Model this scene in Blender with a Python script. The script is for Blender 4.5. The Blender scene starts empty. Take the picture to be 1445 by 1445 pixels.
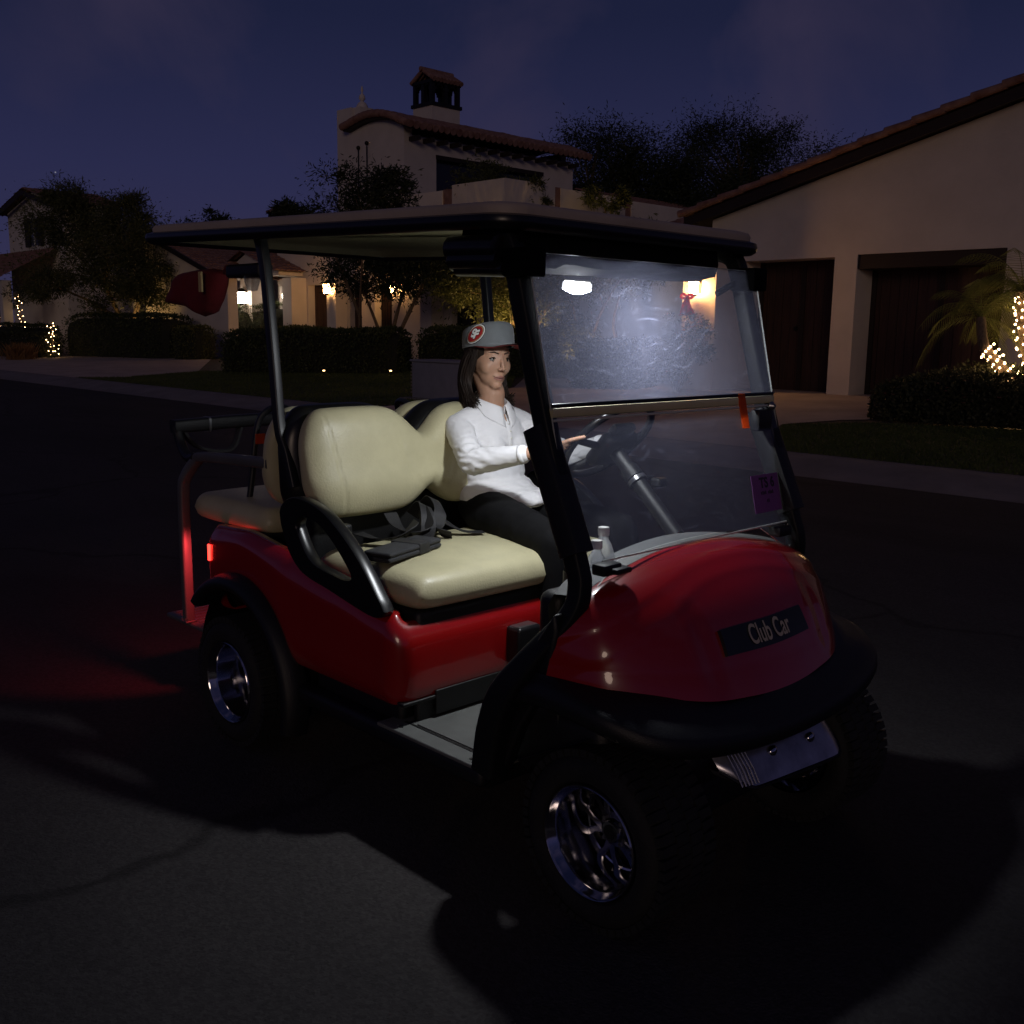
SKYS = 0.10
GAIN = 10.0            # the band colours are radiances; the Background strength scales them back
BANDS = [(0.0, (.032, .028, .064)), (.06, (.028, .027, .071)), (.14, (.0215, .0230, .068)), (.27, (.0112, .0140, .0425)), (.55, (.007, .009, .030)), (1.0, (.005, .006, .020))]
CLOUD = (.36, .29, .62, 1)
SUNE = 0.18
import bpy, bmesh, math, random
from mathutils import Vector, Matrix, noise as mnoise
random.seed(7)
R = math.radians
sc = bpy.context.scene
COL = sc.collection

# ------------------------------------------------------------------ render
sc.render.engine = 'CYCLES'
cy = sc.cycles
cy.use_denoising = True
try:
    cy.denoiser = 'OPENIMAGEDENOISE'
    cy.denoising_input_passes = 'RGB_ALBEDO_NORMAL'
except Exception:
    pass
cy.max_bounces = 8
cy.diffuse_bounces = 3
cy.glossy_bounces = 4
cy.transparent_max_bounces = 24
cy.sample_clamp_indirect = 4.0
cy.caustics_reflective = False
cy.caustics_refractive = False
cy.use_light_tree = True
vs = sc.view_settings
vs.view_transform = 'Standard'
vs.look = 'None'
vs.exposure = 0.0
vs.gamma = 1.0

# ------------------------------------------------------------------ helpers
def tag(o, label=None, cat=None, group=None, kind=None):
    if label: o['label'] = label
    if cat: o['category'] = cat
    if group: o['group'] = group
    if kind: o['kind'] = kind
    return o

def empty(name, loc=(0, 0, 0), rz=0.0, parent=None):
    o = bpy.data.objects.new(name, None)
    o.empty_display_size = 0.1
    COL.objects.link(o)
    o.location = loc
    o.rotation_euler = (0, 0, rz)
    if parent: o.parent = parent
    return o

def copy_tree(o, parent=None):
    c = o.copy()
    COL.objects.link(c)
    c.parent = parent
    for ch in [x for x in o.children]:
        copy_tree(ch, c)
    return c

def bez(a, b, c, d, t):
    s = 1 - t
    return a*(s*s*s) + b*(3*s*s*t) + c*(3*s*t*t) + d*(t*t*t)

def crom(pts, n):
    """smooth polyline through pts, n samples per span"""
    P = [Vector(p) for p in pts]
    P = [P[0]*2-P[1]] + P + [P[-1]*2-P[-2]]
    out = []
    for i in range(1, len(P)-2):
        for k in range(n):
            t = k/n
            p0, p1, p2, p3 = P[i-1], P[i], P[i+1], P[i+2]
            out.append(0.5*((2*p1)+(p2-p0)*t+(2*p0-5*p1+4*p2-p3)*t*t+(3*p1-p0-3*p2+p3)*t*t*t))
    out.append(P[-2])
    return out

class MB:
    def __init__(self):
        self.v = []; self.f = []; self.m = []
    def add(self, vs, fs, mi=0):
        b = len(self.v)
        self.v.extend([tuple(p) for p in vs])
        self.f.extend([tuple(b+i for i in f) for f in fs])
        self.m.extend([mi]*len(fs))
        return self
    def box(self, x0, x1, y0, y1, z0, z1, mi=0, M=None):
        p = [Vector(q) for q in ((x0,y0,z0),(x1,y0,z0),(x1,y1,z0),(x0,y1,z0),(x0,y0,z1),(x1,y0,z1),(x1,y1,z1),(x0,y1,z1))]
        if M: p = [M @ q for q in p]
        return self.add(p, [(0,3,2,1),(4,5,6,7),(0,1,5,4),(1,2,6,5),(2,3,7,6),(3,0,4,7)], mi)
    def prism(self, pts, fn, a0, a1, mi=0):
        """pts: 2d outline, fn(u,v,a)->3d"""
        n = len(pts)
        vs = [fn(u, v, a0) for u, v in pts] + [fn(u, v, a1) for u, v in pts]
        fs = [tuple(range(n-1, -1, -1)), tuple(range(n, 2*n))]
        fs += [(i, (i+1) % n, n+(i+1) % n, n+i) for i in range(n)]
        return self.add(vs, fs, mi)
    def tube(self, path, r, n=10, caps=True, mi=0, sq=None, up=None, closed=False):
        """sweep a circle (or superellipse/rect sq=(w,h)) along a path"""
        P = [Vector(p) for p in path]
        m = len(P)
        if not hasattr(r, '__len__'): r = [r]*m
        rings = []
        T0 = None; N = None
        for i in range(m):
            if closed:
                T = (P[(i+1) % m]-P[i-1])
            else:
                T = P[min(i+1, m-1)]-P[max(i-1, 0)]
            T = T.normalized() if T.length > 1e-9 else Vector((0,0,1))
            if up is not None:
                N = Vector(up) - T*T.dot(Vector(up)); N.normalize()
            elif N is None:
                a = Vector((0,0,1)) if abs(T.z) < .9 else Vector((1,0,0))
                N = (a - T*T.dot(a)).normalized()
            else:
                N = N - T*T.dot(N)
                N = N.normalized() if N.length > 1e-6 else Vector((1,0,0))
            B = T.cross(N)
            ring = []
            for k in range(n):
                a = 2*math.pi*(k+.5)/n
                c, s = math.cos(a), math.sin(a)
                if sq:
                    e = .35
                    c = math.copysign(abs(c)**e, c)*sq[0]; s = math.copysign(abs(s)**e, s)*sq[1]
                ring.append(P[i]+(N*c+B*s)*r[i])
            rings.append(ring)
        vs = [p for ring in rings for p in ring]
        fs = []
        last = m if closed else m-1
        for i in range(last):
            j = (i+1) % m
            for k in range(n):
                fs.append((i*n+k, i*n+(k+1) % n, j*n+(k+1) % n, j*n+k))
        if caps and not closed:
            fs.append(tuple(range(n-1, -1, -1)))
            fs.append(tuple((m-1)*n+k for k in range(n)))
        return self.add(vs, fs, mi)
    def lathe(self, prof, c=(0,0,0), axis='y', n=48, mi=0, closed=False):
        """prof: (radius, offset along axis)"""
        c = Vector(c); vs = []
        for rr, h in prof:
            for k in range(n):
                a = 2*math.pi*k/n
                u, w = rr*math.cos(a), rr*math.sin(a)
                p = {'y': (u, h, w), 'z': (u, w, h), 'x': (h, u, w)}[axis]
                vs.append(c+Vector(p))
        fs = []
        m = len(prof)
        for i in range(m if closed else m-1):
            j = (i+1) % m
            for k in range(n):
                fs.append((i*n+k, i*n+(k+1) % n, j*n+(k+1) % n, j*n+k))
        return self.add(vs, fs, mi)
    def grid(self, G, mi=0, cu=False, cv=False):
        nu, nv = len(G), len(G[0])
        vs = [p for row in G for p in row]
        fs = []
        for i in range(nu if cu else nu-1):
            for j in range(nv if cv else nv-1):
                a, b = (i+1) % nu, (j+1) % nv
                fs.append((i*nv+j, a*nv+j, a*nv+b, i*nv+b))
        return self.add(vs, fs, mi)
    def ico(self, c, r, sub=1, mi=0, scale=(1,1,1)):
        vs, fs = ICO[sub]
        c = Vector(c)
        return self.add([c+Vector((p[0]*r*scale[0], p[1]*r*scale[1], p[2]*r*scale[2])) for p in vs], fs, mi)
    def rbox(self, x0, x1, y0, y1, z0, z1, r=.03, n=4, mi=0, M=None):
        """box with rounded edges"""
        bm = bmesh.new()
        bmesh.ops.create_cube(bm, size=1)
        for v in bm.verts:
            v.co = Vector(((x0+x1)/2+v.co.x*(x1-x0), (y0+y1)/2+v.co.y*(y1-y0), (z0+z1)/2+v.co.z*(z1-z0)))
        bmesh.ops.bevel(bm, geom=list(bm.edges), offset=r, segments=n, profile=.5, affect='EDGES')
        bm.verts.index_update()
        vs = [(M @ v.co) if M else v.co.copy() for v in bm.verts]
        fs = [[v.index for v in f.verts] for f in bm.faces]
        bm.free()
        return self.add(vs, fs, mi)
    def build(self, name, mats, parent=None, loc=None, smooth=35, bevel=0, fix=True, sub=0, weld=False):
        me = bpy.data.meshes.new(name)
        me.from_pydata(self.v, [], self.f)
        if not hasattr(mats, '__len__'): mats = [mats]
        for m in mats: me.materials.append(m)
        if len(mats) > 1:
            me.polygons.foreach_set('material_index', self.m)
        if fix or weld:
            bm = bmesh.new(); bm.from_mesh(me)
            if weld: bmesh.ops.remove_doubles(bm, verts=bm.verts, dist=1e-5)
            if fix: bmesh.ops.recalc_face_normals(bm, faces=bm.faces)
            bm.to_mesh(me); bm.free()
        if smooth:
            me.shade_smooth()
            if smooth < 180: me.set_sharp_from_angle(angle=R(smooth))
        o = bpy.data.objects.new(name, me)
        COL.objects.link(o)
        if loc is not None: o.location = loc
        if parent: o.parent = parent
        if bevel:
            b = o.modifiers.new('bevel', 'BEVEL'); b.width = bevel; b.segments = 2
            b.limit_method = 'ANGLE'; b.angle_limit = R(40)
        if sub:
            s = o.modifiers.new('sub', 'SUBSURF'); s.levels = sub; s.render_levels = sub
        return o

def _ico(sub):
    bm = bmesh.new()
    bmesh.ops.create_icosphere(bm, subdivisions=sub, radius=1)
    bm.verts.index_update()
    r = ([tuple(v.co) for v in bm.verts], [tuple(v.index for v in f.verts) for f in bm.faces])
    bm.free(); return r
ICO = {1: _ico(1), 2: _ico(2), 3: _ico(3), 4: _ico(4)}

def fused(mb, voxel, smooth_it=3, fac=.5):
    """fuse overlapping closed shapes of mb into one continuous surface; returns mesh"""
    t = mb.build('tmp_fuse', [], fix=False, smooth=0)
    r = t.modifiers.new('r', 'REMESH'); r.mode = 'VOXEL'; r.voxel_size = voxel; r.adaptivity = 0
    if smooth_it:
        s = t.modifiers.new('s', 'SMOOTH'); s.iterations = smooth_it; s.factor = fac
    dg = bpy.context.evaluated_depsgraph_get()
    me = bpy.data.meshes.new_from_object(t.evaluated_get(dg))
    bpy.data.objects.remove(t)
    me.shade_smooth()
    return me

def obj(name, me, mats, parent=None):
    me.name = name
    me.materials.clear()
    if not hasattr(mats, '__len__'): mats = [mats]
    for m in mats: me.materials.append(m)
    o = bpy.data.objects.new(name, me); COL.objects.link(o)
    if parent: o.parent = parent
    return o

def text_mesh(body, size, bold=0.0):
    """triangulated flat lettering in xy, centred: list of verts, faces"""
    cu = bpy.data.curves.new('txt', 'FONT')
    cu.body = body; cu.size = size; cu.align_x = 'CENTER'; cu.align_y = 'CENTER'
    cu.offset = bold
    o = bpy.data.objects.new('txt', cu); COL.objects.link(o)
    dg = bpy.context.evaluated_depsgraph_get()
    me = bpy.data.meshes.new_from_object(o.evaluated_get(dg))
    bm = bmesh.new(); bm.from_mesh(me)
    bmesh.ops.triangulate(bm, faces=bm.faces)
    bm.verts.index_update()
    vs = [v.co.copy() for v in bm.verts]; fs = [tuple(v.index for v in f.verts) for f in bm.faces]
    bm.free()
    bpy.data.objects.remove(o)
    return vs, fs

# ------------------------------------------------------------------ materials
def mat(name, col, rough=.5, metal=0., spec=.5, var=0., vscale=5., bump=0., bscale=80., coat=0., col2=None, sheen=0., sss=0., detail=6., stretch=None, bdist=.02):
    m = bpy.data.materials.new(name); m.use_nodes = True
    nt = m.node_tree; N = nt.nodes; L = nt.links
    b = N['Principled BSDF']
    b.inputs['Base Color'].default_value = (*col, 1)
    b.inputs['Roughness'].default_value = rough
    b.inputs['Metallic'].default_value = metal
    b.inputs['Specular IOR Level'].default_value = spec
    b.inputs['Coat Weight'].default_value = coat
    b.inputs['Coat Roughness'].default_value = .04
    b.inputs['Sheen Weight'].default_value = sheen
    if sss:
        b.inputs['Subsurface Weight'].default_value = sss
        b.inputs['Subsurface Radius'].default_value = (.012, .005, .003)
        b.inputs['Subsurface Scale'].default_value = 1.
    tc = N.new('ShaderNodeTexCoord')
    src = tc.outputs['Object']
    if stretch:
        mp = N.new('ShaderNodeMapping'); mp.inputs['Scale'].default_value = stretch
        L.new(src, mp.inputs['Vector']); src = mp.outputs['Vector']
    if var or col2:
        n = N.new('ShaderNodeTexNoise'); n.inputs['Scale'].default_value = vscale; n.inputs['Detail'].default_value = detail
        n.inputs['Roughness'].default_value = .6
        L.new(src, n.inputs['Vector'])
        r = N.new('ShaderNodeValToRGB')
        c2 = col2 if col2 else tuple(min(1, c*(1+var)) for c in col)
        c1 = col if col2 else tuple(c*(1-var) for c in col)
        r.color_ramp.elements[0].position = .32; r.color_ramp.elements[1].position = .68
        r.color_ramp.elements[0].color = (*c1, 1); r.color_ramp.elements[1].color = (*c2, 1)
        L.new(n.outputs['Fac'], r.inputs['Fac'])
        L.new(r.outputs['Color'], b.inputs['Base Color'])
    if bump:
        n2 = N.new('ShaderNodeTexNoise'); n2.inputs['Scale'].default_value = bscale; n2.inputs['Detail'].default_value = 4
        L.new(src, n2.inputs['Vector'])
        bp = N.new('ShaderNodeBump'); bp.inputs['Strength'].default_value = bump; bp.inputs['Distance'].default_value = bdist
        L.new(n2.outputs['Fac'], bp.inputs['Height'])
        L.new(bp.outputs['Normal'], b.inputs['Normal'])
    return m

def glow(name, col, strength, base=(.8, .8, .8)):
    m = bpy.data.materials.new(name); m.use_nodes = True
    b = m.node_tree.nodes['Principled BSDF']
    b.inputs['Base Color'].default_value = (*base, 1)
    b.inputs['Emission Color'].default_value = (*col, 1)
    b.inputs['Emission Strength'].default_value = strength
    return m

def leaf_mat(name, c1, c2, rough=.6, vscale=3., trans=.25):
    m = mat(name, c1, rough=rough, col2=c2, vscale=vscale, spec=.25)
    nt = m.node_tree; N = nt.nodes; L = nt.links
    b = N['Principled BSDF']
    out = N['Material Output']
    t = N.new('ShaderNodeBsdfTranslucent')
    mx = N.new('ShaderNodeMixShader'); mx.inputs['Fac'].default_value = trans
    ramp = [n for n in N if n.type == 'VALTORGB'][0]
    L.new(ramp.outputs['Color'], t.inputs['Color'])
    L.new(b.outputs['BSDF'], mx.inputs[1]); L.new(t.outputs['BSDF'], mx.inputs[2])
    L.new(mx.outputs['Shader'], out.inputs['Surface'])
    return m

M = {}
M['red'] = mat('red_paint', (.30, .005, .006), rough=.27, coat=.9, var=.06, vscale=2)
M['black'] = mat('black_plastic', (.0065, .0065, .007), rough=.48, bump=.15, bscale=300, var=.2, vscale=8)
M['black_gloss'] = mat('black_gloss', (.0075, .0075, .0085), rough=.3, var=.15, vscale=6)
M['strut'] = mat('satin_black_tube', (.012, .0135, .0155), rough=.42, var=.1, vscale=10)
M['front_strut'] = mat('front_strut_paint', (.007, .008, .009), rough=.5, spec=.25, var=.1, vscale=10)
M['rail'] = mat('rail_paint', (.085, .085, .088), rough=.45, var=.1, vscale=10)
M['console'] = mat('console_fabric', (.003, .003, .0035), rough=.8, spec=.05, var=.3, vscale=8)
M['spoke'] = mat('dark_chrome', (.30, .30, .32), rough=.22, metal=1., var=.1, vscale=12)
M['grey_dash'] = mat('grey_dash', (.10, .105, .105), rough=.6, bump=.2, bscale=250, var=.1, vscale=9)
M['vinyl'] = mat('beige_vinyl', (.505, .470, .295), rough=.42, bump=.22, bscale=140, var=.09, vscale=7, bdist=.004)
M['roofc'] = mat('roof_shell', (.42, .34, .27), rough=.6, bump=.15, bscale=40, var=.1, vscale=4)
M['lining'] = mat('roof_lining', (.30, .28, .16), rough=.7, bump=.15, bscale=40, var=.1, vscale=4)
M['chrome'] = mat('chrome', (.60, .60, .63), rough=.10, metal=1., var=.05, vscale=8)
M['steel'] = mat('dull_steel', (.30, .30, .31), rough=.3, metal=.9, var=.1, vscale=20)
M['tyre'] = mat('tyre_rubber', (.009, .009, .009), rough=.8, bump=.2, bscale=120, var=.3, vscale=15)
M['mat'] = mat('floor_mat', (.12, .125, .118), rough=.75, bump=.35, bscale=420, var=.12, vscale=12, bdist=.004)
M['shirt'] = mat('white_shirt', (.80, .80, .82), rough=.8, bump=.15, bscale=700, var=.03, vscale=12, sheen=.2, bdist=.002)
M['trousers'] = mat('black_trousers', (.0055, .0055, .0065), spec=.15, rough=.8, bump=.2, bscale=400, var=.2, vscale=9)
M['skin'] = mat('skin', (.46, .265, .175), rough=.55, sss=.15, var=.06, vscale=25, bump=.08, bscale=300, bdist=.002)
M['lip'] = mat('lip', (.34, .15, .12), rough=.45, sss=.1, var=.05, vscale=60)
M['hair'] = mat('dark_hair', (.020, .0125, .009), rough=.55, spec=.3, var=.35, vscale=40, stretch=(1, 1, .1))
M['cap'] = mat('grey_cap', (.17, .185, .195), rough=.85, bump=.3, bscale=900, var=.08, vscale=30, sheen=.2, bdist=.002)
M['capunder'] = mat('cap_underside', (.20, .02, .02), rough=.85, var=.1, vscale=20)
M['logo_red'] = mat('logo_red', (.36, .012, .015), rough=.7, var=.08, vscale=80)
M['white'] = mat('white_plastic', (.75, .74, .70), rough=.5, var=.05, vscale=15)
M['logo_white'] = mat('logo_white', (.82, .82, .80), rough=.7, var=.03, vscale=60)
M['logo_gold'] = mat('logo_gold', (.48, .36, .16), rough=.6, var=.05, vscale=60)
M['eye'] = mat('eye_dark', (.02, .014, .01), rough=.2, var=.2, vscale=90)
M['eyewhite'] = mat('eye_white', (.30, .27, .24), rough=.3, var=.05, vscale=90)
M['webbing'] = mat('webbing', (.016, .016, .018), rough=.6, bump=.4, bscale=500, var=.2, vscale=60, bdist=.003)
M['cloth_black'] = mat('pouch_cloth', (.022, .023, .026), rough=.85, bump=.4, bscale=400, var=.2, vscale=30, bdist=.003)
M['redcloth'] = mat('red_cloth', (.13, .006, .010), rough=.9, bump=.4, bscale=150, var=.2, vscale=10, bdist=.004)
M['orange'] = mat('orange_tape', (.92, .27, .09), rough=.5, var=.05, vscale=20)
M['purple'] = mat('purple_paper', (.26, .10, .32), rough=.7, var=.06, vscale=20)
M['ink'] = mat('ink', (.03, .02, .04), rough=.7, var=.1, vscale=20)
M['badgeblack'] = mat('badge_black', (.012, .014, .014), rough=.35, var=.1, vscale=20)
M['badgegold'] = mat('badge_letters', (.62, .53, .36), rough=.35, metal=.3, var=.05, vscale=40)
M['brass'] = mat('hinge_strip', (.72, .65, .38), rough=.35, metal=.2, var=.08, vscale=10)
M['lamp_white'] = glow('dome_lens', (.93, .96, 1.), 530.)
M['lamp_rim'] = glow('dome_rim', (.95, .96, 1.), 1.6)
M['lampbase'] = mat('lamp_base', (.20, .185, .14), rough=.6, var=.05, vscale=15)
M['tail'] = glow('tail_lens', (1., .03, .02), 6., base=(.5, .02, .02))
M['lens'] = mat('headlight_lens', (.33, .33, .38), rough=.28, metal=.8, coat=1., var=.35, vscale=11)
M['stucco'] = mat('stucco', (.58, .515, .470), rough=.9, bump=.5, bscale=28, var=.07, vscale=1.2, bdist=.01)
M['stucco2'] = mat('stucco_grey', (.56, .52, .49), rough=.9, bump=.5, bscale=28, var=.07, vscale=1.2, bdist=.01)
M['wood'] = mat('dark_wood', (.038, .014, .008), rough=.6, var=.45, vscale=6, stretch=(6, 6, .35), bump=.4, bscale=14)
M['beam'] = mat('dark_beam', (.014, .006, .004), rough=.7, var=.3, vscale=5, stretch=(.5, 5, 5))
M['tile'] = mat('clay_tile', (.17, .075, .055), rough=.85, col2=(.30, .17, .13), vscale=4.5, bump=.3, bscale=60)
M['darkopen'] = mat('dark_glass', (.006, .006, .008), rough=.2, var=.2, vscale=3)
M['iron'] = mat('black_iron', (.015, .013, .012), rough=.5, metal=.5, var=.2, vscale=20)
M['bark'] = mat('bark', (.16, .11, .07), rough=.9, var=.35, vscale=14, bump=.7, bscale=35, stretch=(3, 3, .6))
M['ribbon'] = mat('red_ribbon', (.50, .03, .02), rough=.5, var=.15, vscale=20)
M['boxgrey'] = mat('utility_paint', (.22, .22, .25), rough=.6, var=.1, vscale=5, bump=.1, bscale=60)
M['olive'] = leaf_mat('olive_leaf', (.055, .066, .022), (.12, .125, .045))
M['dkleaf'] = leaf_mat('dark_leaf', (.018, .026, .013), (.045, .055, .026), trans=.15)
M['hedge'] = leaf_mat('hedge_leaf', (.030, .042, .016), (.07, .085, .03), trans=.15)
M['palm'] = leaf_mat('palm_leaf', (.10, .12, .03), (.19, .19, .06))
M['rose'] = leaf_mat('rose_leaf', (.028, .034, .018), (.06, .06, .03), trans=.15)
M['petal'] = mat('pink_petal', (.35, .16, .16), rough=.7, var=.2, vscale=9)
M['petalw'] = mat('white_petal', (.6, .58, .56), rough=.7, var=.1, vscale=9)
M['dry'] = leaf_mat('dry_grass', (.24, .12, .05), (.34, .2, .08))
M['lawn'] = leaf_mat('lawn_blade', (.045, .065, .016), (.08, .10, .025), vscale=.8, trans=.1)
M['lawnbase'] = mat('lawn_soil', (.045, .052, .016), rough=.95, col2=(.075, .08, .025), vscale=1.1, bump=.6, bscale=40)
M['bed'] = mat('planting_bed', (.06, .042, .03), rough=.95, var=.35, vscale=6, bump=.7, bscale=30)
M['concrete'] = mat('driveway_concrete', (.42, .34, .285), rough=.85, var=.16, vscale=1.4, bump=.25, bscale=60)
M['kerb'] = mat('kerb_concrete', (.20, .175, .165), rough=.85, var=.2, vscale=1.8, bump=.3, bscale=50)
M['lantern_warm'] = glow('lantern_warm', (1., .50, .18), 190.)
M['lantern_amber'] = glow('lantern_amber', (1., .52, .18), 75.)
M['lantern_white'] = glow('lantern_white', (1., .86, .68), 48.)
M['bulb'] = glow('fairy_bulb', (1., .62, .28), 26.)
M['pathlens'] = glow('path_lens', (1., .62, .25), 5.)
M['uplens'] = glow('uplight_lens', (1., .66, .25), 30.)
M['bottle'] = None

def asphalt():
    m = mat('asphalt', (.075, .068, .068), rough=.9, bump=.8, bscale=140, bdist=.006, spec=.2)
    nt = m.node_tree; N = nt.nodes; L = nt.links; b = N['Principled BSDF']
    tc = [n for n in N if n.type == 'TEX_COORD'][0]
    big = N.new('ShaderNodeTexNoise'); big.inputs['Scale'].default_value = .35; big.inputs['Detail'].default_value = 8; big.inputs['Roughness'].default_value = .65
    mp = N.new('ShaderNodeMapping'); mp.inputs['Scale'].default_value = (.35, 1.2, 1)
    L.new(tc.outputs['Object'], mp.inputs['Vector']); L.new(mp.outputs['Vector'], big.inputs['Vector'])
    r = N.new('ShaderNodeValToRGB')
    r.color_ramp.elements[0].position = .34; r.color_ramp.elements[0].color = (.028, .026, .027, 1)
    r.color_ramp.elements[1].position = .75; r.color_ramp.elements[1].color = (.066, .060, .059, 1)
    L.new(big.outputs['Fac'], r.inputs['Fac'])
    # aggregate specks
    sp = N.new('ShaderNodeTexVoronoi'); sp.inputs['Scale'].default_value = 95
    L.new(tc.outputs['Object'], sp.inputs['Vector'])
    mm = N.new('ShaderNodeMapRange'); mm.inputs[1].default_value = 0; mm.inputs[2].default_value = 1; mm.inputs[3].default_value = .8; mm.inputs[4].default_value = 1.22
    sepc = N.new('ShaderNodeSeparateColor'); L.new(sp.outputs['Color'], sepc.inputs['Color'])
    L.new(sepc.outputs[0], mm.inputs[0])
    mu = N.new('ShaderNodeVectorMath'); mu.operation = 'SCALE'
    L.new(r.outputs['Color'], mu.inputs[0]); L.new(mm.outputs[0], mu.inputs['Scale'])
    # cracks: edges of big wobbly cells
    wob = N.new('ShaderNodeTexNoise'); wob.inputs['Scale'].default_value = 1.3; wob.inputs['Detail'].default_value = 5
    L.new(tc.outputs['Object'], wob.inputs['Vector'])
    ad = N.new('ShaderNodeVectorMath'); ad.operation = 'MULTIPLY_ADD'
    ad.inputs[1].default_value = (.9, .9, 0)
    L.new(wob.outputs['Color'], ad.inputs[0]); L.new(tc.outputs['Object'], ad.inputs[2])
    vo = N.new('ShaderNodeTexVoronoi'); vo.feature = 'DISTANCE_TO_EDGE'; vo.inputs['Scale'].default_value = .21
    L.new(ad.outputs[0], vo.inputs['Vector'])
    cr = N.new('ShaderNodeMapRange'); cr.inputs[1].default_value = .002; cr.inputs[2].default_value = .008; cr.inputs[3].default_value = .62; cr.inputs[4].default_value = 1
    L.new(vo.outputs['Distance'], cr.inputs[0])
    m2 = N.new('ShaderNodeVectorMath'); m2.operation = 'SCALE'
    L.new(mu.outputs[0], m2.inputs[0]); L.new(cr.outputs[0], m2.inputs['Scale'])
    L.new(m2.outputs[0], b.inputs['Base Color'])
    return m
M['asphalt'] = asphalt()

def see_light(m, fac):
    nt = m.node_tree; N = nt.nodes; L = nt.links
    b = N['Principled BSDF']; t = N.new('ShaderNodeBsdfTranslucent'); mx = N.new('ShaderNodeMixShader'); mx.inputs['Fac'].default_value = fac
    r = [n for n in N if n.type == 'VALTORGB'][0]; L.new(r.outputs['Color'], t.inputs['Color'])
    L.new(b.outputs['BSDF'], mx.inputs[1]); L.new(t.outputs['BSDF'], mx.inputs[2]); L.new(mx.outputs['Shader'], N['Material Output'].inputs['Surface'])
see_light(M['ribbon'], .5); see_light(M['orange'], .85); see_light(M['purple'], .35)
def windshield_mat(name, k):
    m = bpy.data.materials.new(name); m.use_nodes = True
    nt = m.node_tree; N = nt.nodes; L = nt.links
    N.remove(N['Principled BSDF']); out = N['Material Output']
    tc = N.new('ShaderNodeTexCoord')
    tr = N.new('ShaderNodeBsdfTransparent'); tr.inputs['Color'].default_value = (.93, .94, .95, 1)
    gl = N.new('ShaderNodeBsdfGlossy'); gl.inputs['Roughness'].default_value = .04; gl.inputs['Color'].default_value = (1, 1, 1, 1)
    lw = N.new('ShaderNodeLayerWeight'); lw.inputs['Blend'].default_value = .5
    pw = N.new('ShaderNodeMath'); pw.operation = 'POWER'; pw.inputs[1].default_value = 4.5; L.new(lw.outputs['Facing'], pw.inputs[0])
    fr = N.new('ShaderNodeMath'); fr.operation = 'MULTIPLY_ADD'; fr.inputs[1].default_value = .5; fr.inputs[2].default_value = .022; L.new(pw.outputs[0], fr.inputs[0])
    mx = N.new('ShaderNodeMixShader'); L.new(fr.outputs[0], mx.inputs['Fac'])
    L.new(tr.outputs[0], mx.inputs[1]); L.new(gl.outputs[0], mx.inputs[2])
    tl = N.new('ShaderNodeBsdfTranslucent'); tl.inputs['Color'].default_value = (.66, .70, .98, 1)
    df = N.new('ShaderNodeBsdfDiffuse'); df.inputs['Color'].default_value = (.62, .66, .8, 1)
    hz = N.new('ShaderNodeMixShader'); hz.inputs['Fac'].default_value = .3
    L.new(tl.outputs[0], hz.inputs[1]); L.new(df.outputs[0], hz.inputs[2])
    # haze amount: dust blotches + fine wiping scratches
    n1 = N.new('ShaderNodeTexNoise'); n1.inputs['Scale'].default_value = 5; n1.inputs['Detail'].default_value = 7; n1.inputs['Roughness'].default_value = .7
    L.new(tc.outputs['Object'], n1.inputs['Vector'])
    mr = N.new('ShaderNodeMapRange'); mr.inputs[1].default_value = .3; mr.inputs[2].default_value = .75; mr.inputs[3].default_value = .019*k; mr.inputs[4].default_value = .031*k
    L.new(n1.outputs['Fac'], mr.inputs[0])
    # swirl scratches: noise-warped stretched voronoi-like streaks
    wn = N.new('ShaderNodeTexNoise'); wn.inputs['Scale'].default_value = 2.2; wn.inputs['Detail'].default_value = 2
    L.new(tc.outputs['Object'], wn.inputs['Vector'])
    wa = N.new('ShaderNodeVectorMath'); wa.operation = 'MULTIPLY_ADD'; wa.inputs[1].default_value = (.5, .5, .5)
    L.new(wn.outputs['Color'], wa.inputs[0]); L.new(tc.outputs['Object'], wa.inputs[2])
    sep = []
    for sx, sy, sz in ((3, 6, 130), (3, 45, 90)):
        mp = N.new('ShaderNodeMapping'); mp.inputs['Scale'].default_value = (sx, sy, sz)
        L.new(wa.outputs[0], mp.inputs['Vector'])
        n2 = N.new('ShaderNodeTexNoise'); n2.inputs['Scale'].default_value = 1; n2.inputs['Detail'].default_value = 3
        L.new(mp.outputs['Vector'], n2.inputs['Vector'])
        m2 = N.new('ShaderNodeMapRange'); m2.inputs[1].default_value = .62; m2.inputs[2].default_value = .75; m2.inputs[3].default_value = 0; m2.inputs[4].default_value = .034*k
        L.new(n2.outputs['Fac'], m2.inputs[0]); sep.append(m2)
    a1 = N.new('ShaderNodeMath'); a1.operation = 'ADD'; L.new(mr.outputs[0], a1.inputs[0]); L.new(sep[0].outputs[0], a1.inputs[1])
    a2 = N.new('ShaderNodeMath'); a2.operation = 'ADD'; L.new(a1.outputs[0], a2.inputs[0]); L.new(sep[1].outputs[0], a2.inputs[1])
    # specks of dirt
    vo = N.new('ShaderNodeTexVoronoi'); vo.inputs['Scale'].default_value = 38
    L.new(tc.outputs['Object'], vo.inputs['Vector'])
    sm = N.new('ShaderNodeMapRange'); sm.inputs[1].default_value = .05; sm.inputs[2].default_value = .09; sm.inputs[3].default_value = .035; sm.inputs[4].default_value = 0
    L.new(vo.outputs['Distance'], sm.inputs[0])
    a3 = N.new('ShaderNodeMath'); a3.operation = 'ADD'; L.new(a2.outputs[0], a3.inputs[0]); L.new(sm.outputs[0], a3.inputs[1])
    fin = N.new('ShaderNodeMixShader')
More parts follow.
